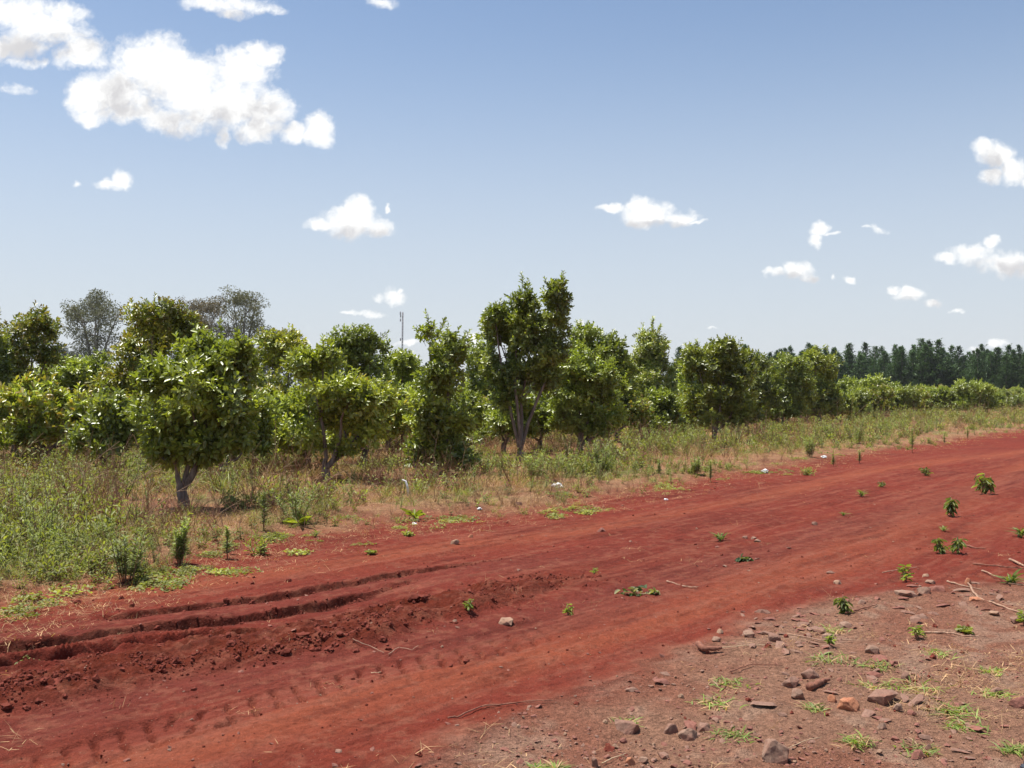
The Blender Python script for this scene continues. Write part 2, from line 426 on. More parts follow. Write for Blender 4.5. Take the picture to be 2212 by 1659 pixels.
def bark_mat(name, c1, c2, scale=14):
    m, nt, b = new_mat(name)
    tc = N(nt, 'ShaderNodeTexCoord')
    mp = N(nt, 'ShaderNodeMapping'); mp.inputs['Scale'].default_value = (1, 1, .3); nt.links.new(tc.outputs['Object'], mp.inputs[0])
    n = noise_node(nt, mp.outputs[0], scale, 6, .7)
    cr = N(nt, 'ShaderNodeValToRGB'); nt.links.new(n.outputs[0], cr.inputs[0])
    cr.color_ramp.elements[0].position = .35; cr.color_ramp.elements[0].color = c1 + (1,)
    cr.color_ramp.elements[1].position = .68; cr.color_ramp.elements[1].color = c2 + (1,)
    nt.links.new(cr.outputs[0], b.inputs['Base Color'])
    b.inputs['Roughness'].default_value = .9
    bp = N(nt, 'ShaderNodeBump'); bp.inputs['Strength'].default_value = .6; bp.inputs['Distance'].default_value = .02
    nt.links.new(n.outputs[0], bp.inputs['Height']); nt.links.new(bp.outputs[0], b.inputs['Normal'])
    return m
M_BARK = bark_mat("grey_bark", (.10, .065, .05), (.30, .24, .20))
M_EUCBARK = bark_mat("pale_bark", (.14, .12, .10), (.32, .29, .26), 3)
M_STICK = bark_mat("dry_stick", (.22, .10, .06), (.46, .30, .20), 30)
M_REDSTICK = bark_mat("red_dusted_stick", (.14, .05, .03), (.30, .12, .07), 30)
M_STRAW = bark_mat("straw_stick", (.42, .28, .16), (.62, .46, .30), 30)

def stone_mat(name, c1, c2, dust=.45):
    m, nt, b = new_mat(name)
    tc = N(nt, 'ShaderNodeTexCoord'); P = tc.outputs['Object']
    n = noise_node(nt, P, 22, 6, .7); n2 = noise_node(nt, P, 110, 4, .7)
    mx = N(nt, 'ShaderNodeMixRGB'); nt.links.new(maprange(nt, n.outputs[0], .35, .65, 0, 1), mx.inputs[0])
    mx.inputs[1].default_value = c1 + (1,); mx.inputs[2].default_value = c2 + (1,)
    # red dust that gathers in blotches
    n3 = noise_node(nt, P, 9, 5, .6)
    d = N(nt, 'ShaderNodeMixRGB'); nt.links.new(maprange(nt, n3.outputs[0], .45, .62, 0, dust), d.inputs[0])
    nt.links.new(mx.outputs[0], d.inputs[1]); d.inputs[2].default_value = (.22, .075, .05, 1)
    c = mul_col(nt, d.outputs[0], maprange(nt, n2.outputs[0], .3, .7, .8, 1.2))
    nt.links.new(c, b.inputs['Base Color'])
    b.inputs['Roughness'].default_value = .9; b.inputs['Specular IOR Level'].default_value = .15
    bp = N(nt, 'ShaderNodeBump'); bp.inputs['Strength'].default_value = .5; bp.inputs['Distance'].default_value = .01
    nt.links.new(n.outputs[0], bp.inputs['Height']); nt.links.new(bp.outputs[0], b.inputs['Normal'])
    return m
M_ST_BROWN = stone_mat("brown_stone", (.19, .105, .076), (.26, .155, .112))
M_ST_GREY = stone_mat("grey_brown_stone", (.215, .130, .092), (.30, .195, .14), .5)
M_ST_OR = stone_mat("orange_stone", (.34, .13, .07), (.42, .20, .11), .3)
M_ST_PALE = stone_mat("pale_stone", (.26, .155, .10), (.34, .22, .15), .4)
M_ST_RED = stone_mat("red_stone", (.18, .075, .055), (.26, .115, .085), .4)
M_CLOD = stone_mat("red_clod", (.125, .028, .017), (.185, .042, .026), .1)
def plain_mat(name, c, rough=.6, metal=0, c2=None):
    m, nt, b = new_mat(name)
    tc = N(nt, 'ShaderNodeTexCoord'); n = noise_node(nt, tc.outputs['Object'], 18, 4, .6)
    mx = N(nt, 'ShaderNodeMixRGB'); nt.links.new(n.outputs[0], mx.inputs[0])
    mx.inputs[1].default_value = c + (1,); mx.inputs[2].default_value = (c2 or tuple(x * .8 for x in c)) + (1,)
    nt.links.new(mx.outputs[0], b.inputs['Base Color'])
    b.inputs['Roughness'].default_value = rough; b.inputs['Metallic'].default_value = metal
    return m
M_WHITE = plain_mat("white_plastic_film", (.80, .80, .80), .45, 0, (.62, .60, .58))
M_STEEL = plain_mat("galvanised_steel", (.22, .20, .21), .6, 0)
M_REDSTEEL = plain_mat("red_painted_steel", (.35, .14, .12), .6, 0)
M_SLATE = plain_mat("dark_blue_grey_plastic", (.045, .05, .065), .45)

# ------------------------------------------------------------------ object helpers
def tag(o, label=None, cat=None, group=None, kind=None):
    if label: o['label'] = label
    if cat: o['category'] = cat
    if group: o['group'] = group
    if kind: o['kind'] = kind
    return o
def empty(name, loc, rz=0):
    o = bpy.data.objects.new(name, None); COL.objects.link(o)
    o.location = loc; o.rotation_euler = (0, 0, rz); o.empty_display_size = .2
    return o
def link(name, me, mat=None, parent=None):
    if mat and not me.materials: me.materials.append(mat)
    o = bpy.data.objects.new(name, me); COL.objects.link(o)
    if parent: o.parent = parent
    return o
def np_mesh(name, V, Fc, C=None, smooth=False):
    """V n x 3, Fc m x k (all faces of one size) or list of such arrays, C per-vertex colour"""
    if not isinstance(Fc, list): Fc = [Fc]
    Fc = [f for f in Fc if len(f)]
    me = bpy.data.meshes.new(name)
    nf = sum(len(f) for f in Fc); nl = sum(f.size for f in Fc)
    me.vertices.add(len(V)); me.loops.add(nl); me.polygons.add(nf)
    me.vertices.foreach_set('co', np.asarray(V, np.float32).ravel())
    me.loops.foreach_set('vertex_index', np.concatenate([f.ravel() for f in Fc]).astype(np.int32))
    st = []; acc = 0
    for f in Fc:
        k = f.shape[1]; st.append(acc + np.arange(len(f)) * k); acc += f.size
    me.polygons.foreach_set('loop_start', np.concatenate(st).astype(np.int32))
    if smooth: me.polygons.foreach_set('use_smooth', np.ones(nf, bool))
    me.update(calc_edges=True); me.validate()
    if C is not None:
        a = me.color_attributes.new('Col', 'FLOAT_COLOR', 'POINT')
        CC = np.ones((len(V), 4), np.float32); CC[:, :3] = C
        a.data.foreach_set('color', CC.ravel())
    return me
def nrm(a): return a / np.maximum(np.linalg.norm(a, axis=-1, keepdims=True), 1e-9)

class Geo:
    """collects leaves, blades and tubes into one mesh"""
    def __init__(s): s.V = []; s.Q = []; s.T = []; s.C = []; s.n = 0
    def add(s, V, Q=None, T=None, C=None):
        s.V.append(V); s.C.append(np.broadcast_to(C, (len(V), 3)))
        if Q is not None and len(Q): s.Q.append(Q + s.n)
        if T is not None and len(T): s.T.append(T + s.n)
        s.n += len(V)
    def leaves(s, P, D, Nn, L, W, C, droop=.12, fold=.25):
        """one folded six-cornered leaf each"""
        n = len(P)
        if n == 0: return
        D = nrm(D); S = nrm(np.cross(D, Nn)); U = np.cross(S, D)
        L = np.broadcast_to(L, (n,))[:, None]; W = np.broadcast_to(W, (n,))[:, None]
        A = np.empty((n, 6, 3))
        A[:, 0] = P
        A[:, 1] = P + D * L * .32 + S * W * .40 + U * W * fold
        A[:, 2] = P + D * L * .72 + S * W * .46 + U * (W * fold - L * droop * .4)
        A[:, 3] = P + D * L - U * L * droop
        A[:, 4] = P + D * L * .72 - S * W * .46 + U * (W * fold - L * droop * .4)
        A[:, 5] = P + D * L * .32 - S * W * .40 + U * W * fold
        b = np.arange(n)[:, None] * 6
        Q = np.concatenate([b + np.array([[0, 1, 2, 3]]), b + np.array([[0, 3, 4, 5]])])
        s.add(A.reshape(-1, 3), Q=Q, C=np.repeat(np.broadcast_to(C, (n, 3)), 6, axis=0))
    def blades(s, P, D, L, W, C, bend=.4, seg=3):
        """tapering grass blades that bend over"""
        n = len(P)
        if n == 0: return
        D = nrm(D); hor = D * np.array([1, 1, 0]); hor = nrm(hor + 1e-6)
        S = nrm(np.cross(D, np.array([0, 0, 1.])) + rng.normal(0, .4, (n, 3)) * .5)
        L = np.broadcast_to(L, (n,))[:, None]; W = np.broadcast_to(W, (n,))[:, None]; bend = np.broadcast_to(bend, (n,))[:, None]
        A = np.empty((n, seg * 2 + 1, 3))
        for k in range(seg):
            t = k / seg
            c = P + D * L * t + (hor * .9 - np.array([0, 0, 1.]) * .6) * L * bend * t * t
            w = W * (.5 if k else .35) * (1 - .5 * t)
            A[:, 2 * k] = c - S * w; A[:, 2 * k + 1] = c + S * w
        A[:, -1] = P + D * L + (hor * .9 - np.array([0, 0, 1.]) * .6) * L * bend
        m = seg * 2 + 1; b = np.arange(n)[:, None] * m
        Q = [b + np.array([[2 * k, 2 * k + 1, 2 * k + 3, 2 * k + 2]]) for k in range(seg - 1)]
        T = b + np.array([[m - 3, m - 2, m - 1]])
        s.add(A.reshape(-1, 3), Q=np.concatenate(Q) if Q else None, T=T, C=np.repeat(np.broadcast_to(C, (n, 3)), m, axis=0))
    def tube(s, pts, rad, C=(.1, .1, .1), k=6, cap=True):
        pts = np.asarray(pts, float); n = len(pts)
        rad = np.broadcast_to(rad, (n,))
        t = np.gradient(pts, axis=0); t = nrm(t)
        ref = np.array([0, 0, 1.]) if abs(t[0][2]) < .9 else np.array([1., 0, 0])
        a = nrm(np.cross(t, ref)); b = np.cross(t, a)
        ang = np.arange(k) * 2 * PI / k
        A = pts[:, None] + rad[:, None, None] * (np.cos(ang)[None, :, None] * a[:, None] + np.sin(ang)[None, :, None] * b[:, None])
        V = A.reshape(-1, 3)
        i = np.arange(n - 1)[:, None] * k; j = np.arange(k)[None]
        j2 = (j + 1) % k
        Q = np.stack([i + j, i + j2, i + k + j2, i + k + j], -1).reshape(-1, 4)
        T = []
        if cap:
            V = np.vstack([V, pts[-1] + t[-1] * rad[-1] * .5, pts[0]])
            e = (n - 1) * k
            T = np.array([[e + q, e + (q + 1) % k, n * k] for q in range(k)] + [[(q + 1) % k, q, n * k + 1] for q in range(k)])
        s.add(V, Q=Q, T=T, C=np.array(C))
    def shoots(s, P, D, Ls, nl, LL, WW, col, ang=(35, 75), tipcol=None, tipk=.5, stem=None, jit=.25):
        """leafy shoots: nl leaves in a spiral round each; leaves point along the shoot at its tip"""
        n = len(P)
        if n == 0: return
        D = nrm(D)
        ref = np.where(np.abs(D[:, 2:3]) < .9, np.array([[0, 0, 1.]]), np.array([[1., 0, 0]]))
        A = nrm(np.cross(D, ref)); B = np.cross(D, A)
        ph0 = rng.uniform(0, 2 * PI, n)
        Ls = np.broadcast_to(Ls, (n,))
        aP, aD, aN, aL, aC = [], [], [], [], []
        cb = np.broadcast_to(col, (n, 3)) * rng.uniform(.75, 1.25, (n, 1))
        for k in range(nl):
            t = (k + .5) / nl
            ph = ph0 + k * 2.4 + rng.uniform(-.3, .3, n)
            rad = A * np.cos(ph)[:, None] + B * np.sin(ph)[:, None]
            an = np.radians(ang[1] + (ang[0] - ang[1]) * t + rng.uniform(-12, 12, n))[:, None]
            d = D * np.cos(an) + rad * np.sin(an) + rng.normal(0, jit * .4, (n, 3))
            d = nrm(d)
            N_ = D - d * np.sum(D * d, 1, keepdims=True) + rng.normal(0, jit * .6, (n, 3)) + np.array([0, 0, .25])
            aP.append(P + D * (Ls * t)[:, None]); aD.append(d); aN.append(nrm(N_))
            aL.append(LL * rng.uniform(.7, 1.2, n) * (1 - .35 * t ** 3))
            c = cb * rng.uniform(.62, 1.38, (n, 1))
            if tipcol is not None:
                m = (tipk * max(0, t - .45) / .55 * rng.uniform(.3, 1.3, n)).clip(0, 1)[:, None]
                c = c * (1 - m) + np.array(tipcol) * m
            aC.append(c)
        L = np.concatenate(aL)
        s.leaves(np.concatenate(aP), np.concatenate(aD), np.concatenate(aN), L, L * WW, np.concatenate(aC))
        if stem:
            for i in range(n):
                s.tube([P[i] - D[i] * Ls[i] * .4, P[i] + D[i] * Ls[i]], [stem * 1.3, stem], (.12, .07, .045), 3, False)
    def mesh(s, name, smooth=False):
        V = np.concatenate(s.V); C = np.concatenate(s.C); Fs = []
        if s.Q: Fs.append(np.concatenate(s.Q))
        if s.T: Fs.append(np.concatenate(s.T))
        return np_mesh(name, V, Fs, C, smooth)

# ------------------------------------------------------------------ the ground, one sheet cut into road, verge and gravel side
ys = [-400, -100, -30, -8, 0, 1.5, 2.6, 3.2]
y = 3.6
while y < 42: ys.append(y); y *= 1.0028 if y > 4.3 else 1.004
while y < 7000: ys.append(y); y *= 1.045
ys = np.array(ys)
cols = np.linspace(-1, 1, 520)
cols = np.concatenate([[-400, -60, -20, -8, -4, -2.2, -1.5, -1.2], cols, [1.2, 1.5, 2.2, 4, 8, 20, 60, 400]])
halfw = .60 * np.maximum(ys, 6.0) + .4
YY, CC_ = np.meshgrid(ys, cols, indexing='ij')
XX = CC_ * halfw[:, None]
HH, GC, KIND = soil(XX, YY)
HH = np.where(YY > 400, 0, HH)
Pg = np.stack([XX, YY, HH], -1)
du = np.gradient(Pg, axis=1); dv = np.gradient(Pg, axis=0)
NG = nrm(np.cross(du, dv))
nr, nc = XX.shape
idx = np.arange(nr * nc).reshape(nr, nc)
quads = np.stack([idx[:-1, :-1], idx[:-1, 1:], idx[1:, 1:], idx[1:, :-1]], -1).reshape(-1, 4)
fk = KIND[:-1, :-1].ravel()
fx = XX[:-1, :-1].ravel(); fy = YY[:-1, :-1].ravel()
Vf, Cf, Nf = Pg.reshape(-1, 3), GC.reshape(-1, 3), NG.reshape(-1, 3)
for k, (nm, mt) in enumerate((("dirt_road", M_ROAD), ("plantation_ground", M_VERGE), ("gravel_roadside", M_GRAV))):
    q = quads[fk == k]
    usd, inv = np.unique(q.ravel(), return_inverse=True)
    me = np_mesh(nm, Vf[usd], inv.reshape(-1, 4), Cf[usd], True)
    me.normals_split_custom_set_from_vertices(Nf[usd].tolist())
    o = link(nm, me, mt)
    tag(o, kind='structure')

# ------------------------------------------------------------------ scattered stuff (points that carry small clumps)
def scatter(name, P, rot, scl, ix, protos, label, cat):
    col = bpy.data.collections.new(name + "_forms")
    for i, (me, mt) in enumerate(protos):
        if mt and not me.materials: me.materials.append(mt)
        o = bpy.data.objects.new("%s_form_%02d" % (name, i), me); col.objects.link(o)
    me = bpy.data.meshes.new(name); me.vertices.add(len(P)); me.vertices.foreach_set('co', np.asarray(P, np.float32).ravel())
    a = me.attributes.new('rot', 'FLOAT_VECTOR', 'POINT'); a.data.foreach_set('vector', np.asarray(rot, np.float32).ravel())
    a = me.attributes.new('scl', 'FLOAT', 'POINT'); a.data.foreach_set('value', np.asarray(scl, np.float32))
    a = me.attributes.new('pick', 'INT', 'POINT'); a.data.foreach_set('value', np.asarray(ix, np.int32))
    me.update()
    o = bpy.data.objects.new(name, me); COL.objects.link(o)
    ng = bpy.data.node_groups.new(name, 'GeometryNodeTree')
    ng.interface.new_socket('Geometry', in_out='INPUT', socket_type='NodeSocketGeometry')
    ng.interface.new_socket('Geometry', in_out='OUTPUT', socket_type='NodeSocketGeometry')
    gi = ng.nodes.new('NodeGroupInput'); go = ng.nodes.new('NodeGroupOutput')
    iop = ng.nodes.new('GeometryNodeInstanceOnPoints')
    ci = ng.nodes.new('GeometryNodeCollectionInfo'); ci.inputs['Collection'].default_value = col
    ci.inputs['Separate Children'].default_value = True; ci.inputs['Reset Children'].default_value = True
    def na(nm, t):
        n = ng.nodes.new('GeometryNodeInputNamedAttribute'); n.data_type = t; n.inputs['Name'].default_value = nm
        return n.outputs['Attribute']
    L = ng.links.new
    L(gi.outputs[0], iop.inputs['Points']); L(ci.outputs[0], iop.inputs['Instance'])
    iop.inputs['Pick Instance'].default_value = True
    L(na('pick', 'INT'), iop.inputs['Instance Index'])
    L(na('rot', 'FLOAT_VECTOR'), iop.inputs['Rotation']); L(na('scl', 'FLOAT'), iop.inputs['Scale'])
    L(iop.outputs[0], go.inputs[0])
    m = o.modifiers.new('scatter', 'NODES'); m.node_group = ng
    tag(o, label, cat, kind='stuff')
    return o

def up(n, spread):
    d = rng.normal(0, spread, (n, 3)); d[:, 2] = 1
    return nrm(d)
STRAW = np.array((.42, .27, .14)); STRAW2 = np.array((.32, .18, .095)); GREEN = np.array((.175, .190, .048)); GREEN2 = np.array((.235, .245, .070))
def p_grass(n, h, w, spread, cols_, bend, rad=.06):
    g = Geo()
    P = np.c_[rng.normal(0, rad, (n, 2)), np.zeros(n) - .01]
    C = np.array([cols_[i] for i in rng.integers(0, len(cols_), n)]) * rng.uniform(.7, 1.25, (n, 1))
    g.blades(P, up(n, spread), h * rng.uniform(.45, 1.1, n), w, C, bend=rng.uniform(.1, 1, n) * bend)
    return g.mesh("blades")
def p_leafy(h, nst, leafL, W, col, col2, spread=.35, nl=12, ang=(30, 80)):
    g = Geo()
    P = np.c_[rng.normal(0, .03, (nst, 2)), np.zeros(nst)]
    D = up(nst, spread)
    Ls = h * rng.uniform(.6, 1.1, nst)
    g.shoots(P, D, Ls, nl, leafL, W, col, ang=ang, tipcol=col2, tipk=.9)
    for i in range(nst): g.tube([P[i], P[i] + D[i] * Ls[i]], [.005, .002], (.12, .09, .05), 3, False)
    return g.mesh("leafy")
def p_fine(h, nst, col, col2, dens=44, leafL=.07, spread=.16):
    g = Geo()
    P = np.c_[rng.normal(0, .02, (nst, 2)), np.zeros(nst)]
    D = up(nst, spread); Ls = h * rng.uniform(.7, 1.1, nst)
    for i in range(nst):
        n = int(dens); t = np.sort(rng.uniform(.12, 1, n))
        ph = np.arange(n) * 2.4
        rad = np.c_[np.cos(ph), np.sin(ph), np.full(n, .55)]
        d = nrm(rad + D[i] * (t[:, None] ** 2) * 1.6)
        c = col * (1 - t[:, None]) + col2 * t[:, None]
        g.blades(P[i] + D[i] * (Ls[i] * t)[:, None], d, leafL * (1.1 - .5 * t) * rng.uniform(.7, 1.3, n), .009, c * rng.uniform(.75, 1.25, (n, 1)), bend=.5, seg=2)
        g.tube([P[i], P[i] + D[i] * Ls[i]], [.006, .002], (.10, .10, .045), 3, False)
    return g.mesh("fine")
def p_stalk(h, nb, col):
    g = Geo()
    for q in range(nb):
        d = up(1, .5)[0]; p = np.array([rng.normal(0, .03), rng.normal(0, .03), 0.])
        pts = [p]
        for k in range(5):
            d = nrm(d + rng.normal(0, .16, 3)); p = p + d * h / 5; pts.append(p)
            if k > 1 and rng.random() < .6:
                e = nrm(d + rng.normal(0, .6, 3)); g.tube([p, p + e * h * .25], [.0025, .001], col, 3, False)
        g.tube(pts, np.linspace(.0045, .0015, 6), col, 3, False)
    return g.mesh("stalk")
def p_mat(r, n, leafL, col):
    g = Geo()
    a = rng.uniform(0, 2 * PI, n); q = r * np.sqrt(rng.random(n))
    P = np.c_[q * np.cos(a), q * np.sin(a), rng.uniform(.005, .05, n) * (1.2 - q / r)]
    D = np.c_[np.cos(a + rng.normal(0, 1.2, n)), np.sin(a + rng.normal(0, 1.2, n)), rng.uniform(-.1, .5, n)]
    Nn = nrm(np.c_[rng.normal(0, .35, (n, 2)), np.ones(n)])
    L = leafL * rng.uniform(.6, 1.3, n)
    g.leaves(P, D, Nn, L, L * .6, np.array(col) * rng.uniform(.7, 1.3, (n, 1)))
    return g.mesh("mat")
GB = np.array((.160, .190, .060)); GBL = np.array((.250, .290, .095))

def fan(n, y0, y1, k=.60):
    yy = np.exp(rng.uniform(math.log(y0), math.log(y1), n)); xx = rng.uniform(-1, 1, n) * (k * yy + .5)
    return xx, yy
# --- undergrowth between the road and the trees
green_protos = [(p_grass(26, .30, .009, .45, [GREEN, GREEN2, GREEN * 1.2], .8), M_WEED), (p_grass(22, .42, .010, .35, [GREEN2, GREEN], .7), M_WEED), (p_grass(30, .20, .009, .7, [GREEN2, GREEN2 * 1.2], .9, .09), M_WEED)]
leaf_protos = [(p_leafy(.32, 5, .085, .42, GREEN, GREEN2 * 1.2, .5, 8, (55, 88)), M_WEED), (p_leafy(.42, 3, .10, .36, GREEN * .8, GREEN2, .4, 8, (50, 85)), M_WEED), (p_leafy(.18, 8, .07, .6, GREEN2, GREEN2 * 1.15, 1.1, 5, (60, 90)), M_WEED),
               (p_fine(.45, 3, GB, GBL), M_WEED), (p_fine(.35, 2, GB * 1.1, GBL * 1.1), M_WEED), (p_leafy(.35, 3, .09, .5, GREEN2, GREEN2 * 1.35, .5, 7), M_WEED)]
mat_protos = [(p_mat(.14, 60, .035, GREEN2), M_WEED), (p_mat(.20, 80, .04, GREEN), M_WEED), (p_mat(.10, 36, .03, GREEN2 * 1.15), M_WEED)]
dry_protos = [(p_grass(24, .30, .006, .6, [STRAW, STRAW2, STRAW * 1.15], .9), M_DRY), (p_grass(18, .40, .006, .45, [STRAW2, STRAW], .8), M_DRY), (p_grass(30, .15, .006, 1.1, [STRAW, STRAW2], .9, .1), M_DRY),
              (p_stalk(.55, 3, (.26, .14, .09)), M_DRY), (p_stalk(.8, 2, (.34, .22, .14)), M_DRY), (p_stalk(.4, 5, (.20, .085, .05)), M_DRY)]
straw_protos = [(p_grass(14, .12, .005, 2.5, [STRAW, STRAW * 1.3], .2, .10), M_DRY), (p_grass(10, .18, .005, 3, [STRAW * 1.2, STRAW2], .1, .14), M_DRY), (p_grass(7, .08, .008, 3, [STRAW * 1.3, np.array((.3, .1, .05))], .1, .12), M_DRY)]

X, Y = fan(64000, 6.5, 120)
vg, gr = zones(X, Y)
dry = fbm(X * .55, Y * .55, 101, 4)
lush = fbm(X * 1.1, Y * 1.1, 102, 3)
left = sstep(2.0, -5.0, X - .45 * Y + 6)                 # greener towards the near left
edge = sstep(.1, 1.5, vg)
want = sstep(-.15, .9, vg + .5 * (lush - .5))
TB = np.array([gp(*q) for q in ((33,990),(312,1012),(399,1112),(445,1085),(592,985),(705,1050),(778,985),(945,1036),(1123,1003),(1253,992),(1312,960),(1378,940),(1543,962),(1593,945),(1690,930),(1770,922))])
td = np.min(np.hypot(X[:, None] - TB[None, :, 0], Y[:, None] - TB[None, :, 1] + .7), axis=1)
keep = rng.random(len(X)) < want * (.24 + .85 * lush) * (.12 + .88 * sstep(.6, 1.5, td)) 
X, Y, vg, dry, lush, left, edge = [a[keep] for a in (X, Y, vg, dry, lush, left, edge)]
H = soil(X, Y, False)
r = rng.random(len(X))
isdry = r < (.59 + .06 * left + (dry - .5) * 1.3 - .06 * edge)
fark = 1 + sstep(18, 60, Y) * .45
P = np.c_[X, Y, H]
def rotz(n, tilt=.12): return np.c_[rng.normal(0, tilt, (n, 2)), rng.uniform(0, 2 * PI, n)]
hgt = (.42 + .55 * sstep(.2, 2.5, vg)) * (.55 + .8 * lush)
for nm, m, protos, wts, lab, cat in (
    ("dry_grass", isdry, dry_protos, [.28, .18, .18, .12, .08, .16], "straw-coloured dry grass and bent stalks covering the strip between road and trees", "dry grass"),
    ("green_weeds", ~isdry & (r < .84), leaf_protos, [.28, .26, .10, .14, .10, .12], "low leafy green weeds growing in the strip between road and trees", "weeds"),
    ("green_grass", ~isdry & (r >= .84), green_protos, [.4, .3, .3], "green grass blades among the weeds between road and trees", "grass")):
    n = int(m.sum()); ix = rng.choice(len(protos), n, p=wts)
    scatter(nm, P[m], rotz(n), hgt[m] * rng.uniform(.7, 1.3, n) * fark[m], ix, protos, lab, cat)
# creeping mats and straw along the lip of the verge
X, Y = fan(26000, 5.5, 45)
vg, gr = zones(X, Y)
cr = fbm(X * 1.6, Y * 1.6, 111, 3)
m = rng.random(len(X)) < np.exp(-((vg - .15) / .55) ** 2) * sstep(.58, .72, cr)
scatter("creeping_plants", np.c_[X, Y, soil(X, Y, False)][m], rotz(int(m.sum())), rng.uniform(.5, 1.0, int(m.sum())), rng.integers(0, 3, int(m.sum())), mat_protos, "creeping green leaves spreading over the red earth along the road edge", "ground cover")
X, Y = fan(60000, 4.3, 60)
vg, gr = zones(X, Y)
cl = fbm(X * 1.3, Y * 1.3, 121, 4)
dens = np.exp(-((vg - .1) / .7) ** 2) * .9 + .5 * sstep(.0, .5, vg) + .007 + sstep(0, .8, gr) * sstep(4, 6, gr * 0 + Y) * sstep(.45, .75, cl) * .30
m = rng.random(len(X)) < dens * (.25 + cl)
n = int(m.sum())
scatter("straw_litter", np.c_[X, Y, soil(X, Y, False) + .004][m], rotz(n, .1), rng.uniform(.3, .8, n) * (1 + sstep(15, 50, Y[m])), rng.integers(0, 3, n), straw_protos, "scraps of dry straw lying on the earth along the road", "straw")

# ------------------------------------------------------------------ stones, clods, pebbles
def rock_mesh(w, d, h, seed, npt=13, flat=.5, smooth=False, rough=False):
    r_ = random.Random(seed)
    bm = bmesh.new()
    for i in range(npt):
        a = i / npt * 2 * PI + r_.uniform(-.25, .25)
        q = r_.uniform(.78, 1.05)
        z = r_.choice((0, 1)) * (1 - flat) + r_.uniform(0, flat)
        k = 1 - .22 * z * r_.random()
        bm.verts.new((w / 2 * q * math.cos(a) * k, d / 2 * q * math.sin(a) * k, h * (z - .25)))
    for i in range(4):
        bm.verts.new((w * .25 * r_.uniform(-1, 1), d * .25 * r_.uniform(-1, 1), h * r_.uniform(.7, .85)))
    g = bmesh.ops.convex_hull(bm, input=bm.verts)
    bmesh.ops.delete(bm, geom=[v for v in bm.verts if not v.link_faces], context='VERTS')
    bmesh.ops.bevel(bm, geom=list(bm.edges), offset=min(w, d, h) * .035, segments=1, affect='EDGES')
    if rough:
        from mathutils import noise
        for _ in range(2):
            bmesh.ops.triangulate(bm, faces=bm.faces)
            bmesh.ops.subdivide_edges(bm, edges=[e for e in bm.edges if e.calc_length() > w * .12], cuts=1)
        bmesh.ops.triangulate(bm, faces=bm.faces)
        bm.normal_update()
        for v_ in bm.verts:
            q_ = noise.noise(v_.co * (5 / w) + Vector((seed, 0, 0))) * .07 + noise.noise(v_.co * (14 / w)) * .035
            v_.co += v_.normal * (q_ * w * .38)
    bmesh.ops.recalc_face_normals(bm, faces=bm.faces)
    me = bpy.data.meshes.new("rock"); bm.to_mesh(me); bm.free()
    if smooth:
        for p in me.polygons: p.use_smooth = True
    return me
def clod_mesh(r0, seed):
    bm = bmesh.new(); bmesh.ops.create_icosphere(bm, subdivisions=2, radius=r0)
    r_ = random.Random(seed); off = (r_.uniform(0, 50), r_.uniform(0, 50), r_.uniform(0, 50))
    from mathutils import noise
    for v_ in bm.verts:
        k = 1 + .55 * noise.noise(v_.co * (1.6 / r0) + Vector(off)) + .25 * noise.noise(v_.co * (4.5 / r0) + Vector(off))
        v_.co *= k; v_.co.z *= .75
    me = bpy.data.meshes.new("clod"); bm.to_mesh(me); bm.free()
    return me
# loose crumbs on the berm and along the ruts
X, Y = fan(260000, 4.4, 16)
dB, aB, LB = pdist(BERM, X, Y); dA, aA, LA = pdist(RUT_A, X, Y); dC, aC_, LC = pdist(RUT_B, X, Y)
pr = np.exp(-(np.abs(dB) / .33) ** 3) * sstep(LB + .8, LB - .5, aB) * sstep(.42, .62, fbm(X * 4, Y * 4, 131, 3)) * .6
pr += (np.exp(-((dA + .05) / .07) ** 2) * sstep(LA, LA - 1.5, aA) * (aA > 0) + np.exp(-((dC + .04) / .06) ** 2) * sstep(LC, LC - 1.5, aC_)) * .35
pr += .004
m = rng.random(len(X)) < pr
n = int(m.sum())
cl_protos = [(clod_mesh(.016, i), M_CLOD) for i in range(5)]
scatter("soil_crumbs", np.c_[X, Y, soil(X, Y, False) + .003][m], rng.uniform(0, 6, (n, 3)), rng.gamma(1.4, .24, n).clip(.16, 2.0), rng.integers(0, 5, n), cl_protos, "loose red soil crumbs thrown up along the wheel ruts", "soil")
# grit and chips of the gravel side, and pale pebbles on the road
X, Y = fan(60000, 4.2, 22)
vg, gr = zones(X, Y)
pb = fbm(X * 1.5, Y * 1.5, 141, 4)
m = rng.random(len(X)) < (sstep(-.1, .6, gr) * sstep(13, 8, Y) * (.10 + .55 * sstep(.42, .7, pb)) + .025)
n = int(m.sum())
pp = []
for i in range(4):
    for mt in (M_ST_BROWN, M_ST_RED, M_ST_RED):
        pp.append((rock_mesh(.028, .02, .006, 300 + i, 9, .25), mt))
pp.append((rock_mesh(.020, .016, .012, 399, 9), M_ST_PALE))
w = np.array([1.] * 12 + [1.2]); w /= w.sum()
scatter("gravel", np.c_[X, Y, soil(X, Y, False) + .002][m], np.c_[rng.normal(0, .25, (n, 2)), rng.uniform(0, 6.3, n)], rng.gamma(2.0, .28, n).clip(.2, 2.2), rng.choice(13, n, p=w), pp, "small gravel chips strewn over the earth of the roadside", "gravel")

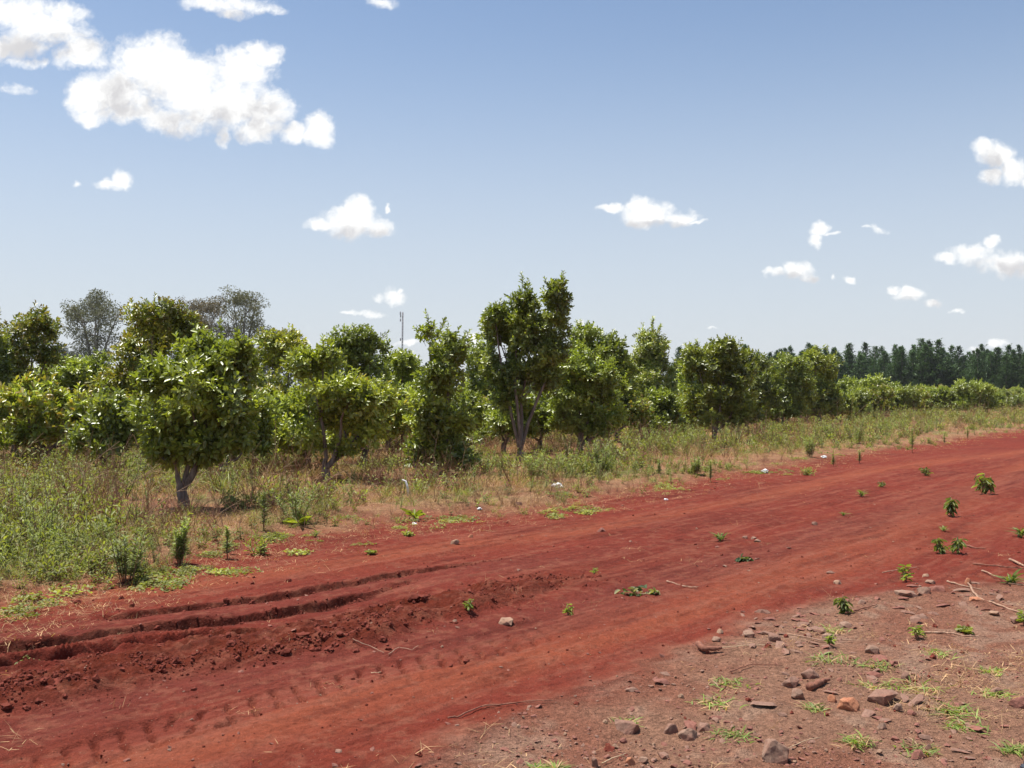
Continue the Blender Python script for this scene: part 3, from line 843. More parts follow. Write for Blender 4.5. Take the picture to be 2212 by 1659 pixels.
# the stones one can point to: (column, row of the foot, width in picture units, height, material, label)
G, B_, O_, PL, RD = M_ST_GREY, M_ST_BROWN, M_ST_OR, M_ST_PALE, M_ST_RED
STONES = [
 (1680,1650,72,62,G,"largest grey-brown boulder at the bottom edge with a dark shaded front"),
 (1836,1538,56,30,O_,"orange block-shaped stone, brightest of the stones in the gravel"),
 (1798,1516,22,18,O_,"small rounded orange stone touching the left of the bright orange block"),
 (1914,1520,76,24,B_,"long low brown stone right of the orange block"),
 (1940,1538,24,20,G,"small grey stone just below the long low brown one"),
 (1357,1581,68,26,B_,"wedge-shaped brown stone with black shaded front, leftmost of the row of four"),
 (1450,1583,40,24,B_,"small dark-fronted stone second in the row of four"),
 (1486,1597,50,26,G,"grey pentagonal stone third in the row of four"),
 (1522,1580,38,16,B_,"low brown stone at the right end of the row of four"),
 (1347,1600,20,14,RD,"little triangular red chip below the wedge-shaped stone"),
 (1362,1655,26,18,O_,"small reddish stone at the bottom edge beside a straw"),
 (1286,1662,16,26,B_,"upright pointed stone cut by the bottom edge"),
 (1390,1646,24,14,G,"flat pale-grey chip above the bottom edge"),
 (1556,1368,18,12,PL,"tiny pale stone, upper of the pair beside the road edge"),
 (1548,1388,24,12,G,"flat square grey stone under the tiny pale one"),
 (1618,1381,36,14,G,"flat oval grey stone lying alone by the red road edge"),
 (1675,1389,34,18,B_,"brown block behind the bark piece at the gravel edge"),
 (1709,1482,46,22,B_,"dark flat-topped stone left of the short brown log"),
 (1752,1470,42,22,B_,"brown stone behind the short brown log"),
 (1724,1512,38,24,G,"sloping grey stone in front of the short brown log"),
 (1903,1427,42,14,RD,"reddish flat stone in the middle of the stone field"),
 (1886,1412,34,18,G,"tilted grey slab behind the reddish flat stone"),
 (1957,1468,26,20,B_,"rounded brown stone standing in the grass tuft"),
 (2154,1498,40,20,B_,"dark brown stone with black shaded side near the right edge"),
 (2206,1534,50,26,RD,"red stone cut off by the right edge"),
 (2068,1530,34,14,RD,"low red stone left of the one cut by the right edge"),
 (1962,1288,52,12,G,"long flat slab in the pile of slabs"),
 (2000,1283,34,16,G,"grey slab leaning on the pile beside the long flat slab"),
 (2030,1277,38,14,RD,"red slab on the right of the pile of slabs"),
 (2012,1264,24,9,G,"uppermost thin slab of the pile"),
 (1828,1357,34,12,G,"pointed flat stone just below the dark seedling"),
 (1736,1355,34,11,B_,"thin brown flake at the left of the stone field"),
 (2150,1328,28,10,PL,"pale flat stone right of the long stick"),
 (2200,1345,34,16,B_,"brown stone beside the seedling at the right edge"),
 (1862,1309,22,10,G,"small grey stone left of the pile of slabs"),
 (1810,1262,20,9,PL,"pale triangular stone alone on the red road side"),
 (2001,1246,18,9,PL,"white-topped pebble next to the spreading seedling"),
 (1760,1137,16,9,B_,"single dark stone in the middle of the far road"),
 (1300,1147,24,9,RD,"reddish flat clod stone on the far left wheel track"),
 (1636,1172,20,8,G,"front stone of the three lying together on the road"),
 (1628,1165,16,7,G,"middle stone of the three lying together on the road"),
 (1610,1164,14,6,B_,"rear stone of the three lying together on the road"),
 (983,1180,23,12,PL,"pale tan stone on the earth near the verge"),
 (1016,1163,14,8,O_,"small rounded orange stone behind the pale tan one"),
 (1095,1352,40,14,PL,"flat tan slab in the middle of the road"),
 (982,1349,12,6,G,"tiny grey stone left of the small seedling on the road"),
 (1120,1096,16,9,B_,"brown stone in the grass at the verge"),
 (1905,1575,26,14,G,"low grey stone between two grass tufts"),
 (1970,1548,26,14,RD,"small dark red stone in the straw right of the long brown one"),
 (2005,1620,22,14,B_,"round brown stone in the grass near the bottom right"),
 (1935,1600,24,12,RD,"small reddish stone near the bottom right tufts"),
 (1980,1345,30,14,B_,"brown flake right of the seedling with bright top leaf"),
 (1790,1380,30,12,G,"grey flake left of the small dark seedling"),
 (2110,1300,30,10,O_,"orange-brown flake under the long stick"),
 (2092,1262,18,16,O_,"little upright orange stone behind the long stick"),
]
for i, (px, py, wpx, hpx, mt, lab) in enumerate(STONES):
    x, y = gp(px, py)
    w = wpx / F * y; hh = hpx / F * y * .92
    flat = hh / w < .45
    me = rock_mesh(w, w * (1.0 if flat else .8), hh * 1.25, 50 + i, 11 if flat else 15, .3 if flat else .6, False, wpx > 30)
    o = link("stone", me, mt)
    o.location = (x, y + w * .3, hz_(x, y + w * .3) - hh * .12)
    o.rotation_euler = (random.uniform(-.06, .14), random.uniform(-.1, .1), random.uniform(-.5, .5))
    tag(o, lab, "stone")
# loose flat chips of one kind, spread over the same field
chips = [rock_mesh(.085, .055, .016, 500 + i, 10, .3) for i in range(8)]
chipm = []
for me in chips:
    for mt in (M_ST_BROWN, M_ST_BROWN, M_ST_RED):
        c = me.copy(); c.materials.append(mt); chipm.append(c)
fields = [((1560, 1320), (1840, 1420), 50), ((1820, 1260), (2200, 1330), 36), ((1650, 1400), (2100, 1560), 26), ((1300, 1420), (1700, 1640), 14), ((1900, 1560), (2200, 1650), 14), ((1500, 1150), (1800, 1260), 7)]
for (a, b, n) in fields:
    for k in range(n):
        px = random.triangular(a[0], b[0], (a[0] + b[0]) / 2); py = random.uniform(a[1], b[1])
        x, y = gp(px, py)
        o = link("stone_chip", random.choice(chipm))
        s_ = random.choice((.45, .6, .8, 1.0, 1.5))
        o.scale = (s_ * random.uniform(.8, 1.4), s_ * random.uniform(.7, 1.1), s_ * random.uniform(.7, 1.3))
        o.location = (x, y, hz_(x, y) + .002)
        o.rotation_euler = (random.gauss(0, .12), random.gauss(0, .12), random.uniform(0, 6.28))
        tag(o, "small flat stone chip among many lying on the gravelly roadside", "stone chip", "flat stone chips scattered over the gravelly roadside")
# big clods on the thrown-up soil
CLODS = [(705,1636-280,9),(712,1628-212,11),(1016-100,1320,12),(895,1320,14),(862,1340,12),(826,1392,11),(735,1397,10),(763,1393,9),(655,1402,14),(618,1426,13),(598,1418,10),(500,1420,12),(480,1404,11),(575,1403,8),
         (110,1515,13),(85,1535,9),(15,1545,14),(60,1543,11),(168,1478,11),(190,1497,9),(1240-110,1275,10),(990,1285,9),(945,1296,10),(1063,1262,9),(410,1392,10),(350,1420,9),(1007,1428,9),(444,1593-183,8),(840,1405,9),(770,1412,10)]
clm = [clod_mesh(.5, 60 + i) for i in range(6)]
for i, me in enumerate(clm): me.materials.append(M_CLOD)
for i, (px, py, rp) in enumerate(CLODS):
    x, y = gp(px, py); o = link("soil_clod", clm[i % 6])
    s_ = rp / F * y * 1.5
    o.scale = (s_ * random.uniform(.9, 1.5), s_, s_ * .9); o.rotation_euler = (0, 0, random.uniform(0, 6))
    o.location = (x, y, hz_(x, y) + s_ * .12)
    tag(o, "large dark red clod on the strip of thrown-up soil beside the ruts", "soil clod", "large clods on the thrown-up soil")

# ------------------------------------------------------------------ sticks
def stick(name, pts, r_px, mt, lab, cat="stick", lift=.012, twigs=0):
    W = []
    for (px, py) in pts:
        x, y = gp(px, py); W.append((x, y, hz_(x, y) + lift))
    W = np.array(W); o0 = W[0].copy(); W = W - o0
    t = np.linspace(0, 1, len(W)); tt = np.linspace(0, 1, len(W) * 4)
    S = np.stack([np.interp(tt, t, W[:, k]) for k in range(3)], 1)
    rr = r_px / F * o0[1]
    S[1:-1] += rng.normal(0, rr * (.12 if r_px > 5 else .35), S[1:-1].shape)
    if len(S) > 12: S[2:-1, :2] += np.cumsum(rng.normal(0, rr * .5, (len(S) - 3, 2)), axis=0) * .5
    g = Geo(); g.tube(S, np.linspace(rr, rr * .5, len(S)) * rng.uniform(.8, 1.25, len(S)), k=7)
    for q in range(twigs):
        j = rng.integers(len(S) // 3, len(S) - 1); d = nrm(S[-1] - S[0] + rng.normal(0, .5, 3) * np.linalg.norm(S[-1])); d[2] = abs(d[2]) * .3
        g.tube([S[j], S[j] + d * np.linalg.norm(S[-1]) * .25], [rr * .4, rr * .2], k=4)
    o = link(name, g.mesh(name, True), mt); o.location = o0
    return tag(o, lab, cat)
stick("stick", [(2090,1262),(2112,1292),(2150,1305),(2212,1326),(2260,1336)], 2.3, M_STICK, "long pale forked stick reaching out of the right edge", twigs=2)
stick("stick", [(2045,1258),(2085,1268),(2118,1272)], 1.9, M_STICK, "short pale stick behind the long forked one")
stick("stick", [(1990,1370),(2040,1372),(2085,1380),(2128,1381)], 2.5, M_STICK, "thick pale stick lying level right of the small seedlings")
stick("stick", [(1826,1330),(1862,1322),(1893,1313)], 2.2, M_REDSTICK, "reddish stick leaning on the dark seedling")
stick("stick", [(1700,1374),(1780,1386),(1850,1384)], 1.4, M_STICK, "thin twig along the front of the stone field")
stick("bark_piece", [(1506,1402),(1522,1411),(1558,1410)], 7.5, M_REDSTICK, "dark curved bark piece with a black shadow at the gravel edge", "bark", .03)
stick("stick", [(1560,1406),(1610,1402),(1700,1396)], 1.0, M_STRAW, "straight straw-coloured stick beside the bark piece")
stick("log_piece", [(1746,1492),(1768,1486),(1790,1478)], 8, M_REDSTICK, "short thick brown log between the flat stones", "log", .02)
stick("branch", [(968,1553),(990,1550),(1040,1532),(1100,1524),(1160,1518),(1195,1522)], 2.2, M_REDSTICK, "long thin red dusty branch at the edge of the road and gravel", "branch", twigs=3)
stick("root", [(728,1385),(768,1402),(800,1404),(830,1417)], 1.2, M_STICK, "thin curved root lying below the thrown-up soil", "root")
stick("root", [(840,1422),(862,1404),(890,1410),(904,1403)], 1.1, M_STICK, "small looping root right of the thin curved one", "root")
stick("stick", [(802,1455),(824,1453)], 1.2, M_STRAW, "tiny straw-coloured stick on the tyre print")
stick("stick", [(1440,1258),(1480,1270),(1508,1272)], 1.3, M_STICK, "dry branched twig on the road above the wilted leaves", "stick", twigs=5)
stick("stick", [(1905,1240),(1980,1230)], 1.3, M_STICK, "thin stick behind the spreading seedling")
stick("stick", [(1700,1622),(1740,1608),(1775,1602)], 1.0, M_STRAW, "thin pale straw right of the boulder")
stick("stick", [(1300,1655),(1330,1645),(1352,1637)], 1.4, M_STRAW, "straw stem rising from the bottom edge")
stick("stick", [(1575,1456),(1620,1440),(1690,1442)], 1.5, M_REDSTICK, "thin bent red twig in front of the bark piece")
stick("stick", [(2120,1240),(2190,1262),(2260,1275)], 2.0, M_STICK, "pale stick in the brush heap at the right edge", twigs=4)
stick("stick", [(2180,1212),(2260,1248)], 2.6, M_STICK, "upper stick of the brush heap at the right edge", twigs=4)
stick("stick", [(2100,1222),(2200,1232),(2290,1240)], 1.6, M_REDSTICK, "darker long twig under the brush heap", twigs=4)
stick("stick", [(2060,1174),(2110,1186),(2130,1188)], 1.8, M_REDSTICK, "lone stick on the red earth above the brush heap")

# ------------------------------------------------------------------ seedlings and weeds that stand alone
def plant(name, px, py, hpx, kind, lab, cat="plant", wpx=None, group=None):
    x, y = gp(px, py); z = hz_(x, y)
    h = hpx / F * y
    if kind in ('seedling', 'droop'): h *= .9; wpx = (wpx or hpx) * .85
    r_ = empty(name, (x, y, z - .005))
    st = Geo(); lf = Geo()
    brown = (.13, .085, .05)
    if kind == 'seedling' or kind == 'droop':           # a few arching stems with hanging lance leaves
        ns = 5 if kind == 'seedling' else 8
        w = (wpx or hpx) / F * y
        dk = kind == 'droop'
        col = np.array((.13, .16, .05)) if dk else np.array((.19, .24, .06))
        for i in range(ns):
            a = rng.uniform(0, 2 * PI); q = w * .42 * rng.uniform(.4, 1) * (0 if i == 0 else 1)
            top = np.array([q * math.cos(a), q * math.sin(a), h * rng.uniform(.35, .98) if i else h])
            pts = np.array([[0, 0, 0], top * [.35, .35, .55], top])
            st.tube(pts, [.004, .003, .0015], brown, 4)
            n = 10 if dk else 8
            t = rng.uniform(.02, 1, n)[:, None]
            P = pts[1] * (1 - t) + top * t
            aa = rng.uniform(0, 2 * PI, n)
            D = np.c_[np.cos(aa), np.sin(aa), rng.uniform(-.9, .2, n) if dk else rng.uniform(-.2, .9, n)]
            L = (h * .33 + .01) * rng.uniform(.7, 1.15, n)
            C = col * rng.uniform(.7, 1.3, (n, 1)) + (np.array((.07, .06, 0)) * (rng.random((n, 1)) < .35))
            lf.leaves(P, D, nrm(np.c_[rng.normal(0, .3, (n, 2)), np.ones(n)]), L, L * .24, C, droop=.45)
    elif kind == 'rosette':
        n = 26; aa = rng.uniform(0, 2 * PI, n)
        D = np.c_[np.cos(aa), np.sin(aa), rng.uniform(.4, 2.2, n)]
        P = np.c_[rng.normal(0, h * .08, (n, 2)), rng.uniform(0, h * .35, n)]
        L = h * .75 * rng.uniform(.6, 1.1, n)
        col = np.array((.17, .22, .05))
        st.tube([[0, 0, 0], [0, 0, h * .4]], [.004, .003], brown, 4)
        lf.blades(P, D, L, L * .16 + .002, col * rng.uniform(.6, 1.25, (n, 1)), bend=.5)
    elif kind == 'fine' or kind == 'bushy':             # bottle-brush weeds of narrow leaves
        w = (wpx or hpx * .5) / F * y
        ns = 2 if kind == 'fine' else 11
        for i in range(ns):
            a = rng.uniform(0, 2 * PI); q = w * .56 * math.sqrt(rng.random()) * (1 if ns > 2 else .2)
            b0 = np.array([q * .3 * math.cos(a), q * .3 * math.sin(a), 0])
            top = np.array([q * math.cos(a), q * math.sin(a), h * (1 if i == 0 else rng.uniform(.6, .98))])
            st.tube([b0, (b0 + top) / 2, top], [.005, .004, .002], brown, 4)
            n = 90 if ns == 2 else 64; t = rng.uniform(.18, 1, n)[:, None]; ph = np.arange(n) * 2.4
            P = b0 * (1 - t) + top * t
            D = np.c_[np.cos(ph), np.sin(ph), .5 + 1.2 * t[:, 0] ** 2]
            C = (GB * (1 - t) + GBL * t) * rng.uniform(.75, 1.3, (n, 1))
            L = (.05 + .05 * (1 - t[:, 0])) * rng.uniform(.8, 1.2, n) * min(1.3, max(.8, h * 2))
            lf.blades(P, D, L, .015, C, bend=.45, seg=2)
    elif kind == 'leafy':
        w = (wpx or hpx) / F * y; ns = 12
        q = rng.normal(0, w * .22, (ns, 2)); P = np.c_[q, np.zeros(ns)]
        D = nrm(np.c_[q * 1.2, np.full(ns, h)]); Ls = h * rng.uniform(.6, 1, ns)
        lf.shoots(P, D, Ls, 10, .07, .34, GREEN * 1.1, ang=(25, 75), tipcol=GREEN2 * 1.4, tipk=1)
        for i in range(ns): st.tube([P[i], P[i] + D[i] * Ls[i]], [.004, .002], brown, 3)
    elif kind == 'broad':                               # long yellow-green leaves from one heart
        n = 15; aa = rng.uniform(0, 2 * PI, n)
        D = np.c_[np.cos(aa), np.sin(aa), rng.uniform(.25, 1.3, n)]
        L = h * 1.1 * rng.uniform(.7, 1.2, n)
        st.tube([[0, 0, 0], [0, 0, h * .3]], [.006, .004], brown, 4)
        lf.leaves(np.tile([0, 0, h * .15], (n, 1)), D, nrm(np.c_[rng.normal(0, .3, (n, 2)), np.ones(n)]), L, L * .24, np.array((.24, .27, .04)) * rng.uniform(.6, 1.2, (n, 1)), droop=.3)
    elif kind == 'mat':
        w = (wpx or hpx) / F * y * .5; n = int(90)
        a = rng.uniform(0, 2 * PI, n); q = w * np.sqrt(rng.random(n)) * (.8 + .3 * np.sin(3 * a))
        P = np.c_[q * np.cos(a), q * np.sin(a), rng.uniform(.01, h, n)]
        for i in range(7):
            st.tube([[0, 0, .01], [w * .8 * math.cos(i), w * .8 * math.sin(i), .012]], [.003, .0015], brown, 3)
        D = np.c_[rng.normal(0, 1, (n, 2)), rng.uniform(-.1, .5, n)]
        L = .035 * rng.uniform(.7, 1.4, n)
        lf.leaves(P, D, nrm(np.c_[rng.normal(0, .4, (n, 2)), np.ones(n)]), L, L * .6, GREEN2 * rng.uniform(.8, 1.45, (n, 1)))
    elif kind == 'wilt':
        w = (wpx or hpx) / F * y * .5; n = 34
        P = np.c_[rng.uniform(-w, w, n), rng.normal(0, w * .25, n), rng.uniform(.005, h * .7, n)]
        st.tube([[-w, .02, .01], [0, 0, .02], [w, -.02, .01]], [.004, .004, .002], (.25, .13, .07), 4)
        D = np.c_[rng.normal(0, 1, (n, 2)), rng.uniform(-.2, .5, n)]
        L = .075 * rng.uniform(.7, 1.2, n)
        C = np.where(rng.random((n, 1)) < .4, np.array([[.20, .19, .10]]), np.array([[.05, .085, .03]])) * rng.uniform(.7, 1.3, (n, 1))
        lf.leaves(P, D, nrm(np.c_[rng.normal(0, .6, (n, 2)), np.ones(n)]), L, L * .45, C, droop=.4)
    elif kind == 'tuft':
        w = (wpx or hpx) / F * y * .5; n = 80
        P = np.c_[rng.normal(0, w * .5, (n, 2)), np.zeros(n)]
        C = np.where(rng.random((n, 1)) < .28, STRAW, GREEN2 * [.85, 1.1, .8]) * rng.uniform(.7, 1.3, (n, 1))
        lf.blades(P, up(n, .8), max(h, .05) * rng.uniform(.5, 1.3, n), .0085, C, bend=.7)
        st.blades(P[:12], up(12, 1.5), .06, .005, STRAW, bend=.6)
    elif kind == 'dead':
        w = (wpx or hpx) / F * y
        for i in range(16):
            d = nrm(np.array([rng.normal(0, .5 * w / h), rng.normal(0, .3), 1.])); p = np.zeros(3); pts = [p]
            for k in range(4):
                d = nrm(d + rng.normal(0, .35, 3)); p = p + d * h * rng.uniform(.15, .3); pts.append(p)
            st.tube(pts, np.linspace(.018 if i < 3 else .008, .003, 5), brown, 5)
        n = 40; P = rng.normal(0, 1, (n, 3)) * [w * .25, w * .2, h * .2] + [0, 0, h * .45]
        lf.leaves(P, rng.normal(0, 1, (n, 3)), up(n, 1), .07, .03, np.array((.20, .085, .05)) * rng.uniform(.6, 1.3, (n, 1)))
    nm = {'tuft': ('dead_blades', 'blades'), 'dead': ('branches', 'dead_leaves')}.get(kind, ('stem', 'leaves'))
    o1 = link(nm[0], st.mesh(nm[0]), M_STICK if kind != 'tuft' else M_DRY, r_)
    o2 = link(nm[1], lf.mesh(nm[1]), M_DRY if kind == 'dead' else M_WEED, r_)
    if kind == 'tuft': o1['kind'] = 'stuff'; o2['kind'] = 'stuff'
    return tag(r_, lab, cat, group)
PLANTS = [
 ("seedling",1012,1338,32,'seedling',"small bright green seedling at the end of the thrown-up soil",32),
 ("seedling",1227,1330,28,'seedling',"small seedling beside a thin twig in the middle of the road",22),
 ("seedling",1555,1168,34,'rosette',"slender yellow sprout standing alone on the road",20),
 ("seedling",1284,1243,16,'seedling',"tiny grey-green sprout in the centre of the road",24),
 ("wilted_branch",1380,1283,22,'wilt',"wilted cut branch with curled leaves lying on the road",76),
 ("wilted_branch",1608,1213,12,'wilt',"small scrap of wilted leaves lying on the orange wheel track",26),
 ("seedling",1998,1030,22,'droop',"low dark green patch plant on the hump between the wheel tracks",44),
 ("seedling",1905,1055,16,'droop',"small dull plant left of the low dark patch plant",28),
 ("seedling",1860,1075,24,'rosette',"yellow-green tuft plant between the far wheel tracks",26),
 ("seedling",1822,1116,15,'rosette',"tiny yellow tuft nearest the single dark stone",14),
 ("seedling",2127,1068,54,'droop',"largest drooping seedling, on the far right of the road",62),
 ("seedling",2053,1115,48,'droop',"upright seedling with one pale hanging leaf below the largest one",30),
 ("seedling",2038,1146,18,'rosette',"tiny bright sprout under the upright seedling",16),
 ("seedling",2030,1196,40,'droop',"dark drooping seedling, left of the touching pair",34),
 ("seedling",2068,1197,44,'droop',"dark drooping seedling, right of the touching pair",44),
 ("seedling",2205,1160,36,'rosette',"bright green plant cut by the right edge behind the brush heap",34),
 ("seedling",1956,1254,40,'seedling',"spreading seedling with flat top leaves beside the white-topped pebble",56),
 ("seedling",2182,1260,42,'rosette',"dense bright plant near the right edge in front of the brush heap",48),
 ("seedling",1820,1326,46,'droop',"dark green seedling with rounded hanging leaves at the stone field",42),
 ("seedling",2210,1352,40,'seedling',"seedling cut by the right edge next to a brown stone",30),
 ("seedling",1978,1380,34,'seedling',"seedling with one bright upright top leaf among the chips",44),
 ("seedling",1790,1396,30,'seedling',"thin dark seedling in the straw of the stone field",34),
 ("seedling",2084,1366,12,'mat',"low pale green sprig above the thick level stick",26),
 ("weed_bush",273,1258,118,'bushy',"tallest feathery green bush standing right on the near verge edge",82),
 ("weed_plant",387,1222,100,'bushy',"dark-stemmed weed with yellow-green top on the near verge",46),
 ("weed_plant",492,1210,70,'fine',"narrow upright weed like a bottle brush near the verge edge",20),
 ("weed_plant",570,1161,98,'fine',"tall thin dark weed left of the leafy green clump",24),
 ("weed_plant",563,1200,38,'leafy',"small light green plant at the foot of the tall thin weed",34),
 ("weed_plant",202,1247,66,'leafy',"broad-leaved bright weed left of the feathery bush",66),
 ("weed_plant",106,1266,58,'leafy',"bright green weed at the near left corner of the verge",44),
 ("weed_plant",28,1238,50,'leafy',"green weed at the left edge of the verge",40),
 ("weed_plant",72,1256,36,'rosette',"short tufted weed between two bright weeds on the left",26),
 ("leafy_clump",640,1142,78,'bushy',"large leafy green clump of weeds on the verge below the gap in the trees",120),
 ("yellow_plant",645,1150,34,'broad',"yellow-leaved plant at the foot of the large leafy clump",44),
 ("yellow_plant",895,1124,30,'broad',"pale yellow-leaved plant at the verge edge beside dry grass",50),
 ("creeping_plant",644,1200,9,'mat',"flat creeping plant on the red earth below the leafy clump",72),
 ("creeping_plant",480,1240,12,'mat',"round creeping plant below the bottle-brush weed",56),
 ("creeping_plant",150,1288,18,'mat',"wide creeping plant spilling off the left verge",100),
 ("creeping_plant",60,1302,14,'mat',"pale creeping plant at the left corner of the verge",80),
 ("creeping_plant",802,1201,8,'mat',"tiny creeping plant alone on the red earth",20),
 ("creeping_plant",882,1160,8,'mat',"small creeping plant near the dry verge edge",22),
 ("creeping_plant",1200,1118,10,'mat',"creeping plant at the lip of the verge, mid picture",50),
 ("creeping_plant",1268,1108,10,'mat',"creeping plant right of the one at the verge lip",44),
 ("creeping_plant",1440,1054,8,'mat',"creeping plant below two upright weeds",50),
 ("weed_plant",684,1164,22,'rosette',"little tuft on the earth in front of the leafy clump",24),
 ("weed_bush",1155,1052,62,'bushy',"feathery light green bush in front of the tall tree",62),
 ("weed_bush",1300,1036,76,'bushy',"round feathery bush in front of the yellow-green tree",78),
 ("weed_bush",1215,1030,56,'leafy',"broad-leaved weed under the yellow-green tree",70),
 ("weed_plant",1422,1036,30,'fine',"short grey-green weed on the verge right of the round bush",34),
 ("weed_plant",1503,1032,38,'bushy',"left of two upright weeds at the middle verge edge",30),
 ("weed_plant",1535,1042,46,'fine',"right of two upright weeds at the middle verge edge",22),
 ("weed_plant",1970,980,52,'fine',"dark column-shaped weed right at the far road edge",26),
 ("weed_bush",1850,966,62,'bushy',"largest feathery bush in the far verge",56),
 ("weed_bush",1750,992,48,'bushy',"feathery weed left of the largest far verge bush",28),
 ("weed_bush",1915,955,48,'bushy',"pale feathery bush behind the column-shaped weed",52),
 ("weed_bush",1795,960,46,'bushy',"soft pale bush behind the feathery far weed",44),
 ("weed_plant",1800,1006,28,'fine',"short weed at the edge of the far verge",18),
 ("weed_plant",1856,1000,28,'fine',"thin weed under the largest far verge bush",18),
 ("weed_plant",2090,948,26,'fine',"small dark weed on the road edge at the far right",14),
 ("weed_plant",2040,960,26,'fine',"small dark weed right of the column-shaped one",14),
 ("weed_plant",1745,1026,20,'leafy',"small green plant on bare earth near the white scrap",18),
 ("weed_bush",2120,925,24,'bushy',"low feathery weed under the far hedge of trees",60),
 ("weed_bush",2010,932,30,'bushy',"feathery weed in front of the far low trees",60),
 ("dead_bush",1634,950,44,'dead',"dry reddish-brown dead bush beside a dark trunk",36),
 ("dead_bush",1382,965,60,'dead',"dry brown brush heaped at the foot of the slender pale tree",50),
]
for (nm, px, py, h, kd, lab, w) in PLANTS:
    plant(nm, px, py, h, kd, lab, {'weed_bush': 'bush', 'seedling': 'seedling', 'wilted_branch': 'branch', 'dead_bush': 'bush'}.get(nm, 'weed'), w)
TUFTS = [
 (1800,1432,34,110,"grass tuft growing between the stones at the middle of the field"),(1975,1485,36,110,"brightest grass tuft below the rounded brown stone"),(1900,1440,22,70,"thin grass left of the brown stone tuft"),
 (1790,1362,18,70,"sparse grass near the small dark seedling"),(1575,1478,20,90,"low grass beside the flakes at the gravel middle"),(1550,1520,26,90,"pale green grass tuft above the row of four stones"),
 (1580,1590,26,90,"scraggy grass right of the row of four stones"),(1760,1535,24,50,"short grass tuft in front of the grey stone"),(1850,1608,30,60,"yellow-green grass tuft near the bottom"),
 (2060,1540,36,80,"dense grass tuft left of the low red stone"),(2080,1575,24,80,"thin grass below the dense tuft"),(2150,1500,20,70,"grass around the dark brown stone near the edge"),
 (2190,1630,30,70,"grass tuft in the bottom right corner"),(1985,1620,22,80,"flat grass around the round brown stone"),(1350,1560,12,50,"tiny grass scrap behind the wedge stone"),
 (1160,1662,26,18,"two green blades rising from the bottom edge"),(1200,1664,30,18,"broad green blade at the bottom edge left of the pointed stone"),(2020,1415,18,60,"small grass right of the reddish flat stone"),
 (1880,1480,16,60,"dry grass in the middle of the field"),(2140,1450,16,50,"sparse grass at the right of the field")]
for (px, py, h, w, lab) in TUFTS: plant("grass_tuft", px, py, h, 'tuft', lab, "grass tuft", w)

# ------------------------------------------------------------------ white litter
def litter(px, py, wpx, lab, hk=.6):
    x, y = gp(px, py); w = wpx / F * y
    bm = bmesh.new(); bmesh.ops.create_icosphere(bm, subdivisions=3, radius=w / 2)
    from mathutils import noise
    for v_ in bm.verts:
        k = 1 + .9 * noise.noise(v_.co * (3.5 / w) + Vector((px, 0, 0))) + .4 * noise.noise(v_.co * (9 / w))
        v_.co *= k; v_.co.z *= hk; v_.co.z = max(v_.co.z, -w * .1)
    me = bpy.data.meshes.new("litter"); bm.to_mesh(me); bm.free()
    o = link("plastic_scrap", me, M_WHITE); o.location = (x, y, hz_(x, y) + w * .15)
    tag(o, lab, "litter")
for a in [(8,1198,22,"crumpled white bag at the left edge of the verge"),(1206,1064,22,"crumpled white bag at the verge edge below the feathery bush"),(1652,1020,15,"white scrap on the bare verge at the far bend"),
          (1438,1078,8,"tiny white scrap on the red earth at the verge lip"),(1036,1130-22,9,"small white scrap in the dry grass"),(895,1134,9,"small white scrap on the earth by the yellow-leaved plant"),
          (1780,992,10,"flat white scrap by the far verge edge"),(1385,955,12,"white scrap in the grass under the slender tree"),(1290,962,11,"white scrap in the weeds right of the yellow-green tree")]:
    litter(*a)
x, y = gp(882, 1085)
g = Geo(); g.tube([[0, 0, 0], [-.01, 0, .12], [-.04, .01, .22], [-.10, .02, .24]], [.022, .02, .016, .010], k=6)
o = link("plastic_strip", g.mesh("strip", True), M_WHITE); o.location = (x, y, hz_(x, y)); tag(o, "thin bent grey-white strip sticking up from the dry grass", "litter")

